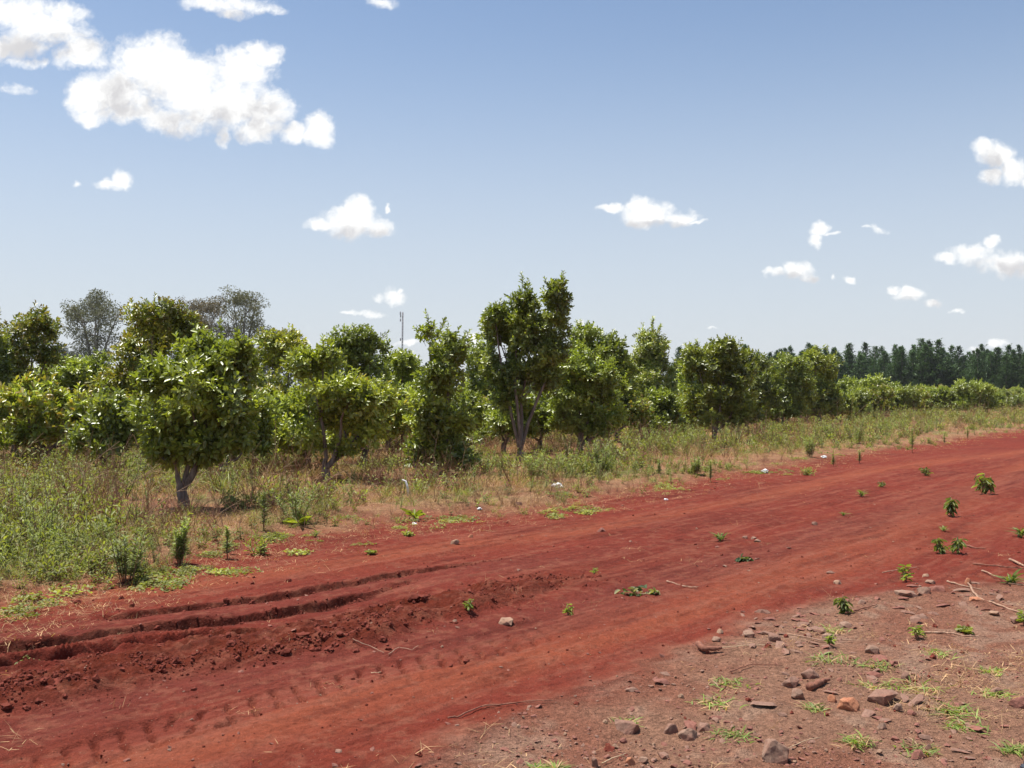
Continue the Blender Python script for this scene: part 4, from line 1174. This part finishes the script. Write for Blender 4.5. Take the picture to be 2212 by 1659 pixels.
# ------------------------------------------------------------------ trees of the plantation
LG = np.array((.218, .252, .045))
def leaf_tree(px, py, lobes, spires, label, tone=1.0, tip=(.30, .30, .05), tipk=.6, dens=1.0, leaf=.10, stems=4, name="leafy_tree", group=None, seed=0, warm=0.0, zmin=.42):
    x0, y0 = gp(px, py); z0 = hz_(x0, y0)
    root = empty(name, (x0, y0, z0))
    k = y0 / F
    LB = []
    for (cx, cy, rx, ry) in lobes:
        LB.append(((cx - px) * k, rng.normal(0, .22) * rx * k * 1.6, HC + (HY - cy) * k - z0, rx * k, (rx * .55 + ry * .45) * k, ry * k))
    LB = np.array(LB)
    crown = Geo()
    big = leaf
    SUB = []
    for (cx, cy, cz, rx, ry, rz) in LB:                 # each lobe is itself a cluster of uneven clumps
        for q in range(8):
            dd = nrm(rng.normal(0, 1, 3)); f = rng.uniform(.34, .60)
            SUB.append((cx + dd[0] * rx * .68, cy + dd[1] * ry * .58, cz + dd[2] * rz * .58, rx * f, ry * f, rz * f * 1.05))
    LB0 = LB; LB = np.array(SUB)
    P, D = [], []
    for i, (cx, cy, cz, rx, ry, rz) in enumerate(LB):
        area = 4 * PI * ((rx * ry) ** 1.6 / 3 + (rx * rz) ** 1.6 / 3 + (ry * rz) ** 1.6 / 3) ** (1 / 1.6)
        n = int(area * 66 * dens * (.115 / big) ** 1.8) + 6
        d = nrm(rng.normal(0, 1, (n, 3)))
        r_ = np.where(rng.random(n) < .74, rng.uniform(.80, 1.06, n), rng.uniform(.35, .8, n)); r_ = np.where(rng.random(n) < .20, rng.uniform(1.0, 1.5, n), r_)
        lump = 1 + .34 * (vn(d[:, 0] * 2.5 + i * 7, d[:, 2] * 2.5 + d[:, 1] * 1.7, 5 + i) - .5) * 2
        p = np.array([cx, cy, cz]) + d * (r_ * lump)[:, None] * np.array([rx, ry, rz])
        # drop what lies deep inside another lobe, and leave gaps
        ok = np.ones(n, bool)
        for j, (ax, ay, az, bx, by, bz) in enumerate(LB):
            if j == i: continue
            ok &= ((p[:, 0] - ax) / bx) ** 2 + ((p[:, 1] - ay) / by) ** 2 + ((p[:, 2] - az) / bz) ** 2 > .42
        gap = .65 * vn(p[:, 0] * 2.4 + 31, p[:, 2] * 2.4 + p[:, 1] * 1.6, 78 + seed) + .35 * vn(p[:, 0] * 5 + 31, p[:, 2] * 5 + p[:, 1] * 2.1, 77 + seed)
        ok &= gap > .36
        ok &= p[:, 2] > zmin + .15 * vn(p[:, 0] * 4, p[:, 1] * 4, 3)
        P.append(p[ok]); D.append(nrm(d[ok] * [1, 1, .7] + np.array([0, 0, .42]) + rng.normal(0, .28, (int(ok.sum()), 3))))
    LB = LB0
    P = np.concatenate(P); D = np.concatenate(D)
    patch = vn(P[:, 0] * 2.2 + 5, P[:, 2] * 2.2, 99 + seed)
    col = LG * tone * (.72 + .62 * patch[:, None]) + np.array((.05, .03, 0)) * (patch[:, None] > .6) * (.5 + warm)
    ls = big * rng.uniform(1.2, 2.2, len(P))
    crown.shoots(P - D * ls[:, None] * .5, D, ls, 8, big, .48, col, ang=(22, 80), tipcol=tip, tipk=tipk, jit=.55)
    extra = []
    for i in range(len(LB)):
        for q in range(2):
            if rng.random() < .75:
                cx_ = LB[i, 0] / k + px + rng.uniform(-.7, .7) * LB[i, 3] / k
                extra.append((cx_, HY - (LB[i, 2] + z0 - HC + LB[i, 5] * rng.uniform(1.0, 1.28)) / k))
    for (sx_, sy_) in list(spires) + extra:
        tx, tz = (sx_ - px) * k, HC + (HY - sy_) * k - z0
        j = np.argmin((LB[:, 0] - tx) ** 2 + (LB[:, 2] + LB[:, 5] * .5 - tz) ** 2)
        s0 = np.array([LB[j, 0] * .6 + tx * .4, LB[j, 1], LB[j, 2] + LB[j, 5] * .2]); s1 = np.array([tx, LB[j, 1] + rng.normal(0, .05), tz])
        ln = np.linalg.norm(s1 - s0); dd = (s1 - s0) / ln; n = max(2, int(ln / .11))
        for q in range(n):
            t = q / n; o_ = 1 if q == n - 1 else 2
            pp_ = s0 + (s1 - s0) * t + rng.normal(0, .06 * (1 - t), (o_, 3))
            crown.shoots(pp_, nrm(dd + rng.normal(0, .25 * (1 - t), (o_, 3))), np.full(o_, .15), 7, big * .85, .42, LG * tone * 1.15, ang=(25, 65), tipcol=tip, tipk=tipk, stem=.003)
        crown.tube([s0, s1], [.008, .003], (.12, .08, .05), 4, False)
    # trunk, main stems and their side branches
    fork = np.array([rng.normal(0, .03), 0, .22 + .1 * rng.random()])
    rb = .055 + .012 * np.ptp(LB[:, 2])
    tg = Geo(); tg.tube([[0, 0, -.08], [0, 0, .03], [fork[0] * .5, 0, fork[2] * .6], fork], [rb * 1.5, rb * 1.2, rb, rb * .95], (.2, .2, .2), 9)
    link("trunk", tg.mesh("trunk", True), M_BARK, root)
    order = list(rng.permutation(len(LB))); order.sort(key=lambda i: -LB[i, 2])
    mains = order[::max(1, len(order) // stems)][:stems]
    paths = []
    for i in mains:
        c = LB[i, :3].copy(); c[2] -= LB[i, 5] * .2
        mid = fork * .5 + c * .5 + np.array([c[0] * .12 + rng.normal(0, .06), rng.normal(0, .08), -.05])
        q1 = fork * .75 + mid * .25 + rng.normal(0, .025, 3)
        pts = np.array([fork - [0, 0, .05], q1, mid, (mid + c) / 2 + rng.normal(0, .05, 3), c])
        tt = np.linspace(0, 4, 11); S = np.stack([np.interp(tt, range(5), pts[:, a]) for a in range(3)], 1)
        S[1:-1] += rng.normal(0, .012, S[1:-1].shape)
        g_ = Geo(); g_.tube(S, np.linspace(rb * .62, .012, len(S)), (.2, .2, .2), 7)
        paths.append([S, g_])
    for i in range(len(LB)):
        if i in mains: continue
        c = LB[i, :3]
        bi = min(range(len(paths)), key=lambda q: np.linalg.norm(paths[q][0][6] - c))
        a = paths[bi][0][5]
        mid = (a + c) / 2 + rng.normal(0, .06, 3)
        paths[bi][1].tube([a, (a + mid) / 2, mid, (mid + c) / 2 + rng.normal(0, .03, 3), c], [.026, .022, .018, .013, .008], (.2, .2, .2), 5)
    for S, g_ in paths: link("branch", g_.mesh("branch", True), M_BARK, root)
    link("foliage", crown.mesh("foliage"), M_LEAF, root)
    return tag(root, label, "tree", group)

RED = (.34, .14, .05); YEL = (.33, .34, .05); YG = (.24, .29, .05)
FR = "trees of the front row along the road"
TREES = [
 (-40,1000,[(-22,735,40,60),(-15,815,38,60),(-20,885,42,50)],[(4,668),(-10,680)],"dark leafy tree cut by the left edge, only its right side in view",.8,YG,.3,1.),
 (33,990,[(40,745,42,52),(78,705,42,36),(102,752,36,38),(25,805,40,52),(62,850,58,44),(28,890,46,36)],[(85,662),(45,678),(110,690)],"tree with a straight bare trunk, second from the left edge",.85,RED,.5,.8),
 (150,962,[(150,822,62,46),(205,862,55,52),(105,872,52,44),(175,902,80,34),(215,802,46,34)],[(150,770)],"low yellow-green bushy tree under the distant grey tree at left",1.05,YG,.8,.85),
 (312,1012,[(300,722,66,50),(352,690,50,34),(288,792,66,62),(330,872,76,72),(258,865,52,56),(398,712,38,36),(320,930,70,40)],[(355,640),(286,668),(322,660),(380,672)],"tall tree with reddish new leaves on top, left of the nearest tree",.95,RED,.5,1.),
 (399,1112,[(430,762,50,40),(486,792,50,42),(346,818,40,40),(515,760,24,22),(420,850,84,62),(502,870,46,52),(368,905,60,54),(450,938,66,40),(522,925,36,40),(366,978,42,38),(425,985,44,26)],[(470,700),(440,706),(515,722)],"nearest tree of all, big round crown on two trunks at left",1.,YG,.75,1.15),
 (592,985,[(590,762,52,46),(632,742,28,28),(580,832,56,56),(612,892,56,46),(560,900,46,36),(575,942,46,28)],[(622,702),(592,718),(560,735)],"rounded tree right behind the nearest tree with small red-brown tips",.9,RED,.35,.9),
 (705,1050,[(700,772,42,32),(668,804,46,44),(700,862,64,52),(762,852,54,46),(740,922,64,42),(676,922,46,44),(792,902,44,44),(728,968,48,26),(812,862,32,40)],[(700,735),(765,800)],"wide spreading tree with a pale trunk and one limb leaning right",1.05,YEL,.8,1.05),
 (778,985,[(768,744,46,34),(812,736,32,28),(790,802,54,46),(802,862,54,52),(742,748,28,26)],[(760,702),(800,705),(836,716)],"dark tree rising behind the spreading tree with the pale trunk",.85,YG,.35,.95),
 (872,975,[(860,812,42,44),(882,872,46,54),(850,902,36,44),(870,782,32,24)],[(885,760)],"small yellow-green tree under the distant mast",1.1,YEL,.7,.85),
 (945,1036,[(950,762,54,46),(930,734,30,28),(982,774,36,36),(945,832,54,50),(925,892,46,44),(962,922,46,34),(905,982,32,22),(985,985,38,26),(942,965,54,30),(1000,900,26,26)],[(925,676),(965,692),(1012,716),(900,702)],"slim tree with thin upright shoots on top and leaves down to the ground",.9,YG,.6,1.),
 (1080,942,[(1040,764,32,28),(1030,822,28,46),(1060,852,36,46),(1040,882,28,32),(1045,738,20,18)],[(1040,722)],"pale slender tree mostly hidden behind the tallest tree's left side",1.1,YG,.6,.8),
 (1123,1003,[(1110,694,44,40),(1080,722,36,40),(1130,655,24,34),(1192,684,34,50),(1206,642,20,32),(1150,732,54,46),(1190,772,40,44),(1100,792,54,44),(1160,822,50,38),(1085,846,30,34),(1070,684,20,22)],[(1127,592),(1144,606),(1175,602),(1218,590),(1232,640),(1092,636),(1065,665),(1200,620)],"tallest tree, two-pointed dark crown on several long bare stems",.78,(.14,.19,.05),.4,1.6),
 (1253,992,[(1250,782,54,36),(1215,812,36,36),(1290,812,42,40),(1250,852,62,46),(1302,882,40,40),(1220,892,36,36),(1280,932,44,26),(1204,914,22,13),(1322,902,26,26)],[],"round bright yellow-green tree right of the tallest tree",1.15,YG,.9,1.05),
 (1312,960,[(1252,724,32,26),(1290,752,46,36),(1330,782,32,40),(1340,832,36,44),(1312,852,46,46),(1345,882,28,36)],[(1247,692),(1320,724)],"rounded tree sloping down behind the round yellow-green one",1.05,YG,.6,.9),
 (1378,940,[(1405,752,36,36),(1382,782,32,30),(1430,792,26,30),(1400,832,40,38),(1440,842,20,34),(1375,850,26,32)],[(1412,685),(1430,700),(1395,712),(1450,736)],"slender pointed tree with pale leaves and thin bare stems",1.1,(.32,.26,.14),.6,.85),
 (1440,930,[(1470,852,32,36),(1482,892,36,32),(1450,902,28,28),(1486,802,22,28)],[],"small bushy tree in the gap right of the slender pointed one",1.1,YG,.6,.85),
 (1543,962,[(1540,772,54,32),(1570,758,28,24),(1510,792,32,36),(1560,822,54,46),(1520,862,46,46),(1590,872,42,44),(1510,902,28,30),(1560,902,46,30),(1600,802,32,36)],[(1570,724),(1546,738),(1490,742)],"broad dense tree on a thick dark trunk right of centre",.9,YEL,.6,1.05),
 (1593,945,[(1630,792,32,32),(1640,852,36,40),(1610,900,36,26),(1602,862,36,36)],[(1640,758)],"dark shaded tree on a short thin trunk behind the broad dense one",.7,YG,.3,.9),
 (1690,930,[(1690,802,42,32),(1672,852,42,36),(1722,842,36,40),(1692,890,46,30)],[(1700,768)],"tree with thin pale stems, first below the left end of the pine wood",.95,YG,.6,.95),
 (1770,922,[(1760,778,28,26),(1782,802,32,32),(1776,852,42,40),(1742,872,32,34),(1792,872,26,30)],[(1760,752)],"last tall tree before the row drops to low bushes",.95,YEL,.6,.95),
 (1850,906,[(1850,845,42,28),(1888,838,28,24),(1842,880,38,20),(1822,850,26,26)],[],"first of the low bushes after the tall trees",1.05,YG,.6,.9),
 (1925,901,[(1920,850,34,22),(1948,862,22,22),(1910,876,28,16)],[],"low bush with a dark hollow below, second after the tall trees",1.05,YG,.6,.9),
 (1985,895,[(1990,855,28,19),(1975,872,26,15),(2012,864,20,18)],[],"small low bush left of the rounded hump bushes at far right",1.05,YG,.6,.9),
 (2048,896,[(2040,856,25,17),(2056,871,28,17)],[],"low bush directly left of the high hump bush",1.1,YG,.6,.9),
 (2104,897,[(2100,846,40,22),(2122,864,34,22),(2080,871,28,18)],[],"highest hump-shaped bush at the far right of the row",1.1,YG,.7,.9),
 (2166,889,[(2166,866,26,16),(2190,870,24,13)],[],"low bush next to the right edge of the row",1.05,YG,.6,.9),
 (2222,886,[(2222,862,34,16)],[],"low bush cut by the right edge under the pines",1.05,YG,.6,.9),
]
for i, t in enumerate(TREES):
    px, py, lobes, spires, lab, tone, tip, tipk, dens = t
    dist = HC * F / (py - HY)
    leaf = .116 if dist < 16 else .114 if dist < 28 else .14 if dist < 45 else .18
    leaf_tree(px, py, lobes, spires, lab, tone, tip, tipk, dens, leaf, 4 if len(lobes) > 4 else 2, "low_tree" if i > 19 else "leafy_tree", FR, i, .5 if tip == RED else 0, .12 if px == 945 else .25 if i > 19 else .46)

# trees of the rows behind: five forms, copied
def back_form(seed):
    h = 120
    lob = []
    r0 = random.Random(seed)
    for q in range(6):
        lob.append((r0.uniform(-38, 38), r0.uniform(-100, -28), r0.uniform(26, 38), r0.uniform(22, 32)))
    return lob
def copy_thing(o, loc, rz, s, label, group):
    c = o.copy(); COL.objects.link(c); c.location = loc; c.rotation_euler = (0, 0, rz); c.scale = (s, s, s)
    c['label'] = label; c['group'] = group
    for ch in list(o.children):
        d = ch.copy(); COL.objects.link(d); d.parent = c
    return c
forms = []
BL = "leafy tree of the rows behind the front row, filling the gaps between crowns"
BG = "trees in the rows behind the front row"
p0 = np.array(gp(399, 1112)); p1 = np.array(gp(2104, 897)); ax = (p1 - p0) / np.hypot(*(p1 - p0)); pe = np.array([-ax[1], ax[0]])
spots = []
for row in range(1, 6):
    off = 2.5 * row if row < 6 else 3.6 * row
    for j in range(-8, 56):
        q = p0 + ax * (j * 2.1 + (row % 2) * 1.3 + rng.normal(0, .3)) + pe * (off + .6 + rng.normal(0, .25))
        if q[1] < 17 or q[1] > 115 or abs(q[0]) > .56 * q[1] + 3: continue
        if row > 5 and rng.random() < .25: continue
        spots.append((q[0], q[1], row))
for i in range(5):
    px, py = 1106, 965
    lob = [(px + a, py + b, c, d) for (a, b, c, d) in back_form(40 + i)]
    forms.append(leaf_tree(px, py, lob, [(px + random.uniform(-25, 25), py - 142)] if i % 2 else [], BL, (.9, 1.05, 1.15, .95, 1.1)[i], (YG, YEL, RED, YG, YG)[i], .6, .85, .14, 3, "background_tree", BG, 60 + i))
for i, (x, y, row) in enumerate(spots):
    f = forms[i % 5] if i >= 5 else None
    s = rng.uniform(.90, 1.18) if row < 4 else rng.uniform(.85, 1.1)
    if abs(x / y * F + CX - 1280) < 260 and y < 40: s *= .9
    loc = (x, y, hz_(x, y)); rz = rng.uniform(0, 6.28)
    if f is None:
        o = forms[i]; o.location = loc; o.rotation_euler = (0, 0, rz); o.scale = (s, s, s)
    else: copy_thing(f, loc, rz, s, BL, BG)

# ------------------------------------------------------------------ pine wood
def pine_mesh(H, seed):
    r0 = np.random.default_rng(seed); g = Geo()
    n = 0
    z = H * .16
    P, D, L = [], [], []
    while z < H * .985:
        t = z / H
        rad = (H * .36) * (1 - t) ** 1.05 * (.75 + .6 * r0.random()) + .10
        nb = r0.integers(5, 9)
        for b in range(nb):
            a = r0.uniform(0, 2 * PI); rr = rad * r0.uniform(.55, 1.1)
            tip = np.array([rr * math.cos(a), rr * math.sin(a), z + rr * (.25 + .5 * t)])
            m = max(2, int(rr / .35))
            for q in range(m):
                s_ = (q + 1) / m
                c = np.array([0, 0, z]) * (1 - s_) + tip * s_
                for w in range(3):
                    P.append(c + r0.normal(0, .13, 3)); D.append(nrm(np.array([math.cos(a), math.sin(a), .9]) * .8 + r0.normal(0, .5, 3))); L.append(.55 * (1 - .3 * t))
        z += H * .026 + .1 * r0.random()
    P = np.array(P); D = np.array(D); L = np.array(L)
    C = np.array((.056, .100, .032)) * r0.uniform(.6, 1.35, (len(P), 1))
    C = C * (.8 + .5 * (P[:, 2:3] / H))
    for k in range(2):
        DD = nrm(D + r0.normal(0, .35, D.shape))
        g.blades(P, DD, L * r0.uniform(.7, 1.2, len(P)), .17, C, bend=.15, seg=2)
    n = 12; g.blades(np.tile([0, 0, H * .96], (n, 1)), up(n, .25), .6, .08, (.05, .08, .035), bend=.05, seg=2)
    return g.mesh("pine")
pines = []
PLB = "dark green pine in the plantation of pines beyond the low bushes"
PGR = "pines of the plantation on the horizon at right"
pm = [pine_mesh(11.0, 200 + i) for i in range(5)]
tgm = []
for i in range(2):
    g = Geo(); g.tube([[0, 0, -.2], [0, 0, 5], [.05, 0, 10.6]], [.17, .11, .03], (.1, .07, .05), 6); tgm.append(g.mesh("pine_trunk", True))
for m_ in pm: m_.materials.append(M_NEEDLE)
for m_ in tgm: m_.materials.append(M_BARK)
def pine(x, y, s, i, lab=PLB):
    r_ = empty("pine_tree", (x, y, 0), rng.uniform(0, 6.28)); r_.scale = (s * rng.uniform(1.0, 1.2), s * rng.uniform(1.0, 1.2), s)
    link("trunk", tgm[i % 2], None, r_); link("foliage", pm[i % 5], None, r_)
    tag(r_, lab, "tree", PGR)
i = 0
for row, (dy, n) in enumerate(((0, 54), (7, 50), (15, 46))):
    for k in range(n):
        px = 1470 + k * (2330 - 1470) / n + rng.normal(0, 5)
        y = 195 + dy - (px - 1470) * .045 + rng.normal(0, 2)
        top = 754 + rng.normal(0, 11.0) + (12 if px < 1680 else 0)
        hh = HC + (HY - top) * y / F
        pine((px - CX) / F * y, y, hh / 11.3, i); i += 1
# ------------------------------------------------------------------ far eucalypts at left
def euc(px, topy, wpx, y, label, tone, seed, sparse=1.0, shape='broad'):
    r0 = np.random.default_rng(seed)
    k = y / F; H = HC + (HY - topy) * k; W = wpx * k
    root = empty("eucalyptus_tree", ((px - CX) * k, y, 0))
    st = Geo(); lf = Geo()
    ends = []
    tr = W * .035
    nst = 5 if shape == 'broad' else 3
    st.tube([[0, 0, -.3], [0, 0, H * .12]], [tr * 1.4, tr * 1.1], k=8)
    for i in range(nst):
        a = i / nst * 2 * PI + r0.uniform(-.4, .4)
        q = W * .34 * r0.uniform(.5, 1.0)
        top = np.array([q * math.cos(a), q * math.sin(a), H * r0.uniform(.72, .93)])
        pts = [np.array([0, 0, H * .10]), top * [.2, .2, .35], top * [.5, .5, .65], top]
        st.tube(pts, [tr * .8, tr * .6, tr * .4, tr * .15], k=6)
        for j in range(11):
            t = r0.uniform(.35, 1)
            p = np.array([np.interp(t, [0, .33, .66, 1], [pt[c] for pt in pts]) for c in range(3)])
            aa = r0.uniform(0, 2 * PI); e = p + np.array([math.cos(aa) * W * .18, math.sin(aa) * W * .18, H * r0.uniform(.02, .14)])
            e[2] = min(e[2], H * .97)
            st.tube([p, (p + e) / 2 + r0.normal(0, .2, 3), e], [tr * .25, tr * .16, tr * .06], k=4)
            ends.append(e)
        ends.append(top)
    for i in range(30 if shape == 'broad' else 14):
        a = r0.uniform(0, 2 * PI); el = r0.uniform(-.15, 1) * PI / 2; q = r0.uniform(.75, 1)
        ends.append(np.array([W * .42 * q * math.cos(a) * math.cos(el), W * .42 * q * math.sin(a) * math.cos(el), H * (.66 + .29 * q * math.sin(el))]))
    for e in ends:
        n = int(100 * sparse)
        rr = W * .125
        d = nrm(r0.normal(0, 1, (n, 3))); P = e + d * (rr * r0.uniform(.3, 1.05, (n, 1)) ** .6) * [1, 1, .75]
        P[:, 2] = np.minimum(P[:, 2], H)
        D = nrm(d * .6 + np.array([0, 0, -.5]) + r0.normal(0, .6, (n, 3)))
        L = .34 * r0.uniform(.6, 1.3, n) * (W / 12) ** .5
        lf.leaves(P, D, nrm(r0.normal(0, 1, (n, 3))), L, L * .42, np.array(tone) * r0.uniform(.6, 1.4, (n, 1)))
    link("trunk", st.mesh("trunk", True), M_EUCBARK, root); link("foliage", lf.mesh("foliage"), M_NEEDLE, root)
    tag(root, label, "tree")
euc(205, 620, 145, 170, "broad domed grey-green tree far behind the left trees", (.14, .14, .08), 1, 1.15)
euc(320, 636, 50, 190, "small grey tree top far between the two tall grey trees", (.075, .085, .055), 2, .7, 'n')
euc(380, 655, 46, 190, "low grey tree left of the brownish far tree", (.07, .08, .05), 5, .9, 'n')
euc(443, 638, 112, 165, "brownish leaning far tree left of the open airy one", (.16, .125, .065), 3, 1.1)
euc(522, 622, 125, 168, "open airy far tree with a visible pale trunk", (.15, .145, .07), 4, .9)
euc(130, 742, 80, 200, "low grey-green tree beside the foot of the domed far tree", (.06, .07, .04), 6, .9)
euc(575, 700, 40, 175, "small grey-green far tree right of the airy one", (.08, .09, .045), 7, .8, 'n')
# low far hedge along the left horizon
g = Geo()
n = 16000
X = rng.uniform(-150, 60, n); Z = rng.random(n) * (5.0 + 3.5 * fbm(X * .09, X * 0, 151, 3)); Yh = 215 + rng.uniform(0, 10, n)
D = nrm(rng.normal(0, 1, (n, 3))); L = rng.uniform(.5, 1.1, n)
g.leaves(np.c_[X, Yh, Z], D, nrm(rng.normal(0, 1, (n, 3))), L, L * .6, np.array((.045, .06, .028)) * rng.uniform(.6, 1.3, (n, 1)))
o = link("far_woodland", g.mesh("far_woodland"), M_NEEDLE); tag(o, "low dark belt of distant trees along the left horizon", "woodland", kind='stuff')
# ------------------------------------------------------------------ distant mast
yM = 620.0; k = yM / F
HM = HC + (HY - 674) * k
root = empty("radio_mast", ((868 - CX) * k, yM, 0), .4)
root.rotation_euler = (0, R(.6), .4)
w_ = .42
cor = [np.array([w_ * math.cos(a), w_ * math.sin(a), 0]) for a in (0, 2.094, 4.189)]
for c in cor:
    g = Geo(); g.tube([c, c + [0, 0, HM]], [.16, .16], k=5); link("leg", g.mesh("leg"), M_STEEL, root)
g = Geo(); nb = 26
for i in range(nb):
    for j in range(3):
        a = cor[j] + [0, 0, HM * i / nb]; b = cor[(j + 1) % 3] + [0, 0, HM * (i + 1) / nb]
        g.tube([a, b], [.08, .08], k=3, cap=False); g.tube([cor[j] + [0, 0, HM * i / nb], cor[(j + 1) % 3] + [0, 0, HM * i / nb]], [.07, .07], k=3, cap=False)
link("lattice", g.mesh("lattice"), M_STEEL, root)
for z, s_ in ((.985, 1.0), (.95, .8), (.90, .9), (.66, .7)):
    g = Geo(); g.tube([[-.9 * s_ - .6, 0, HM * z - .9], [-.9 * s_ - .6, 0, HM * z + .9]], [.32, .32], k=8)
    g.tube([[-.7, 0, HM * z], [-1.3, 0, HM * z]], [.1, .1], k=4)
    link("antenna", g.mesh("antenna"), M_STEEL, root)
tag(root, "thin lattice radio mast standing far away above the trees", "mast")
# ------------------------------------------------------------------ slab added on the ground, standing in for the car's edge at bottom right
x, y = gp(2205, 1662)
bm = bmesh.new(); bmesh.ops.create_cube(bm, size=1)
bmesh.ops.scale(bm, vec=(.22, .22, .045), verts=bm.verts)
bmesh.ops.bevel(bm, geom=list(bm.edges), offset=.018, segments=3, affect='EDGES')
me = bpy.data.meshes.new("panel"); bm.to_mesh(me); bm.free()
o = link("car_edge_stand_in", me, M_SLATE); o.location = (x + .09, y - .12, hz_(x, y) + .02); o.rotation_euler = (0, 0, .15)
tag(o, "smooth dark blue-grey slab standing in for a car edge in the bottom right corner", "plastic")
# ------------------------------------------------------------------ air
bm = bmesh.new(); bmesh.ops.create_cube(bm, size=1)
bmesh.ops.scale(bm, vec=(1700, 1500, 62), verts=bm.verts)
me = bpy.data.meshes.new("haze"); bm.to_mesh(me); bm.free()
o = bpy.data.objects.new("haze", me); COL.objects.link(o); o.location = (0, 640, 28)
m = bpy.data.materials.new("haze_air"); m.use_nodes = True; nt = m.node_tree; nt.nodes.clear()
pv = nt.nodes.new('ShaderNodeVolumePrincipled'); pv.inputs['Color'].default_value = (.97, .98, 1, 1); pv.inputs['Density'].default_value = .00015
ou = nt.nodes.new('ShaderNodeOutputMaterial'); nt.links.new(pv.outputs[0], ou.inputs['Volume'])
me.materials.append(m); tag(o, kind='stuff'); tag(o, "pale air haze over the whole plain", "haze")
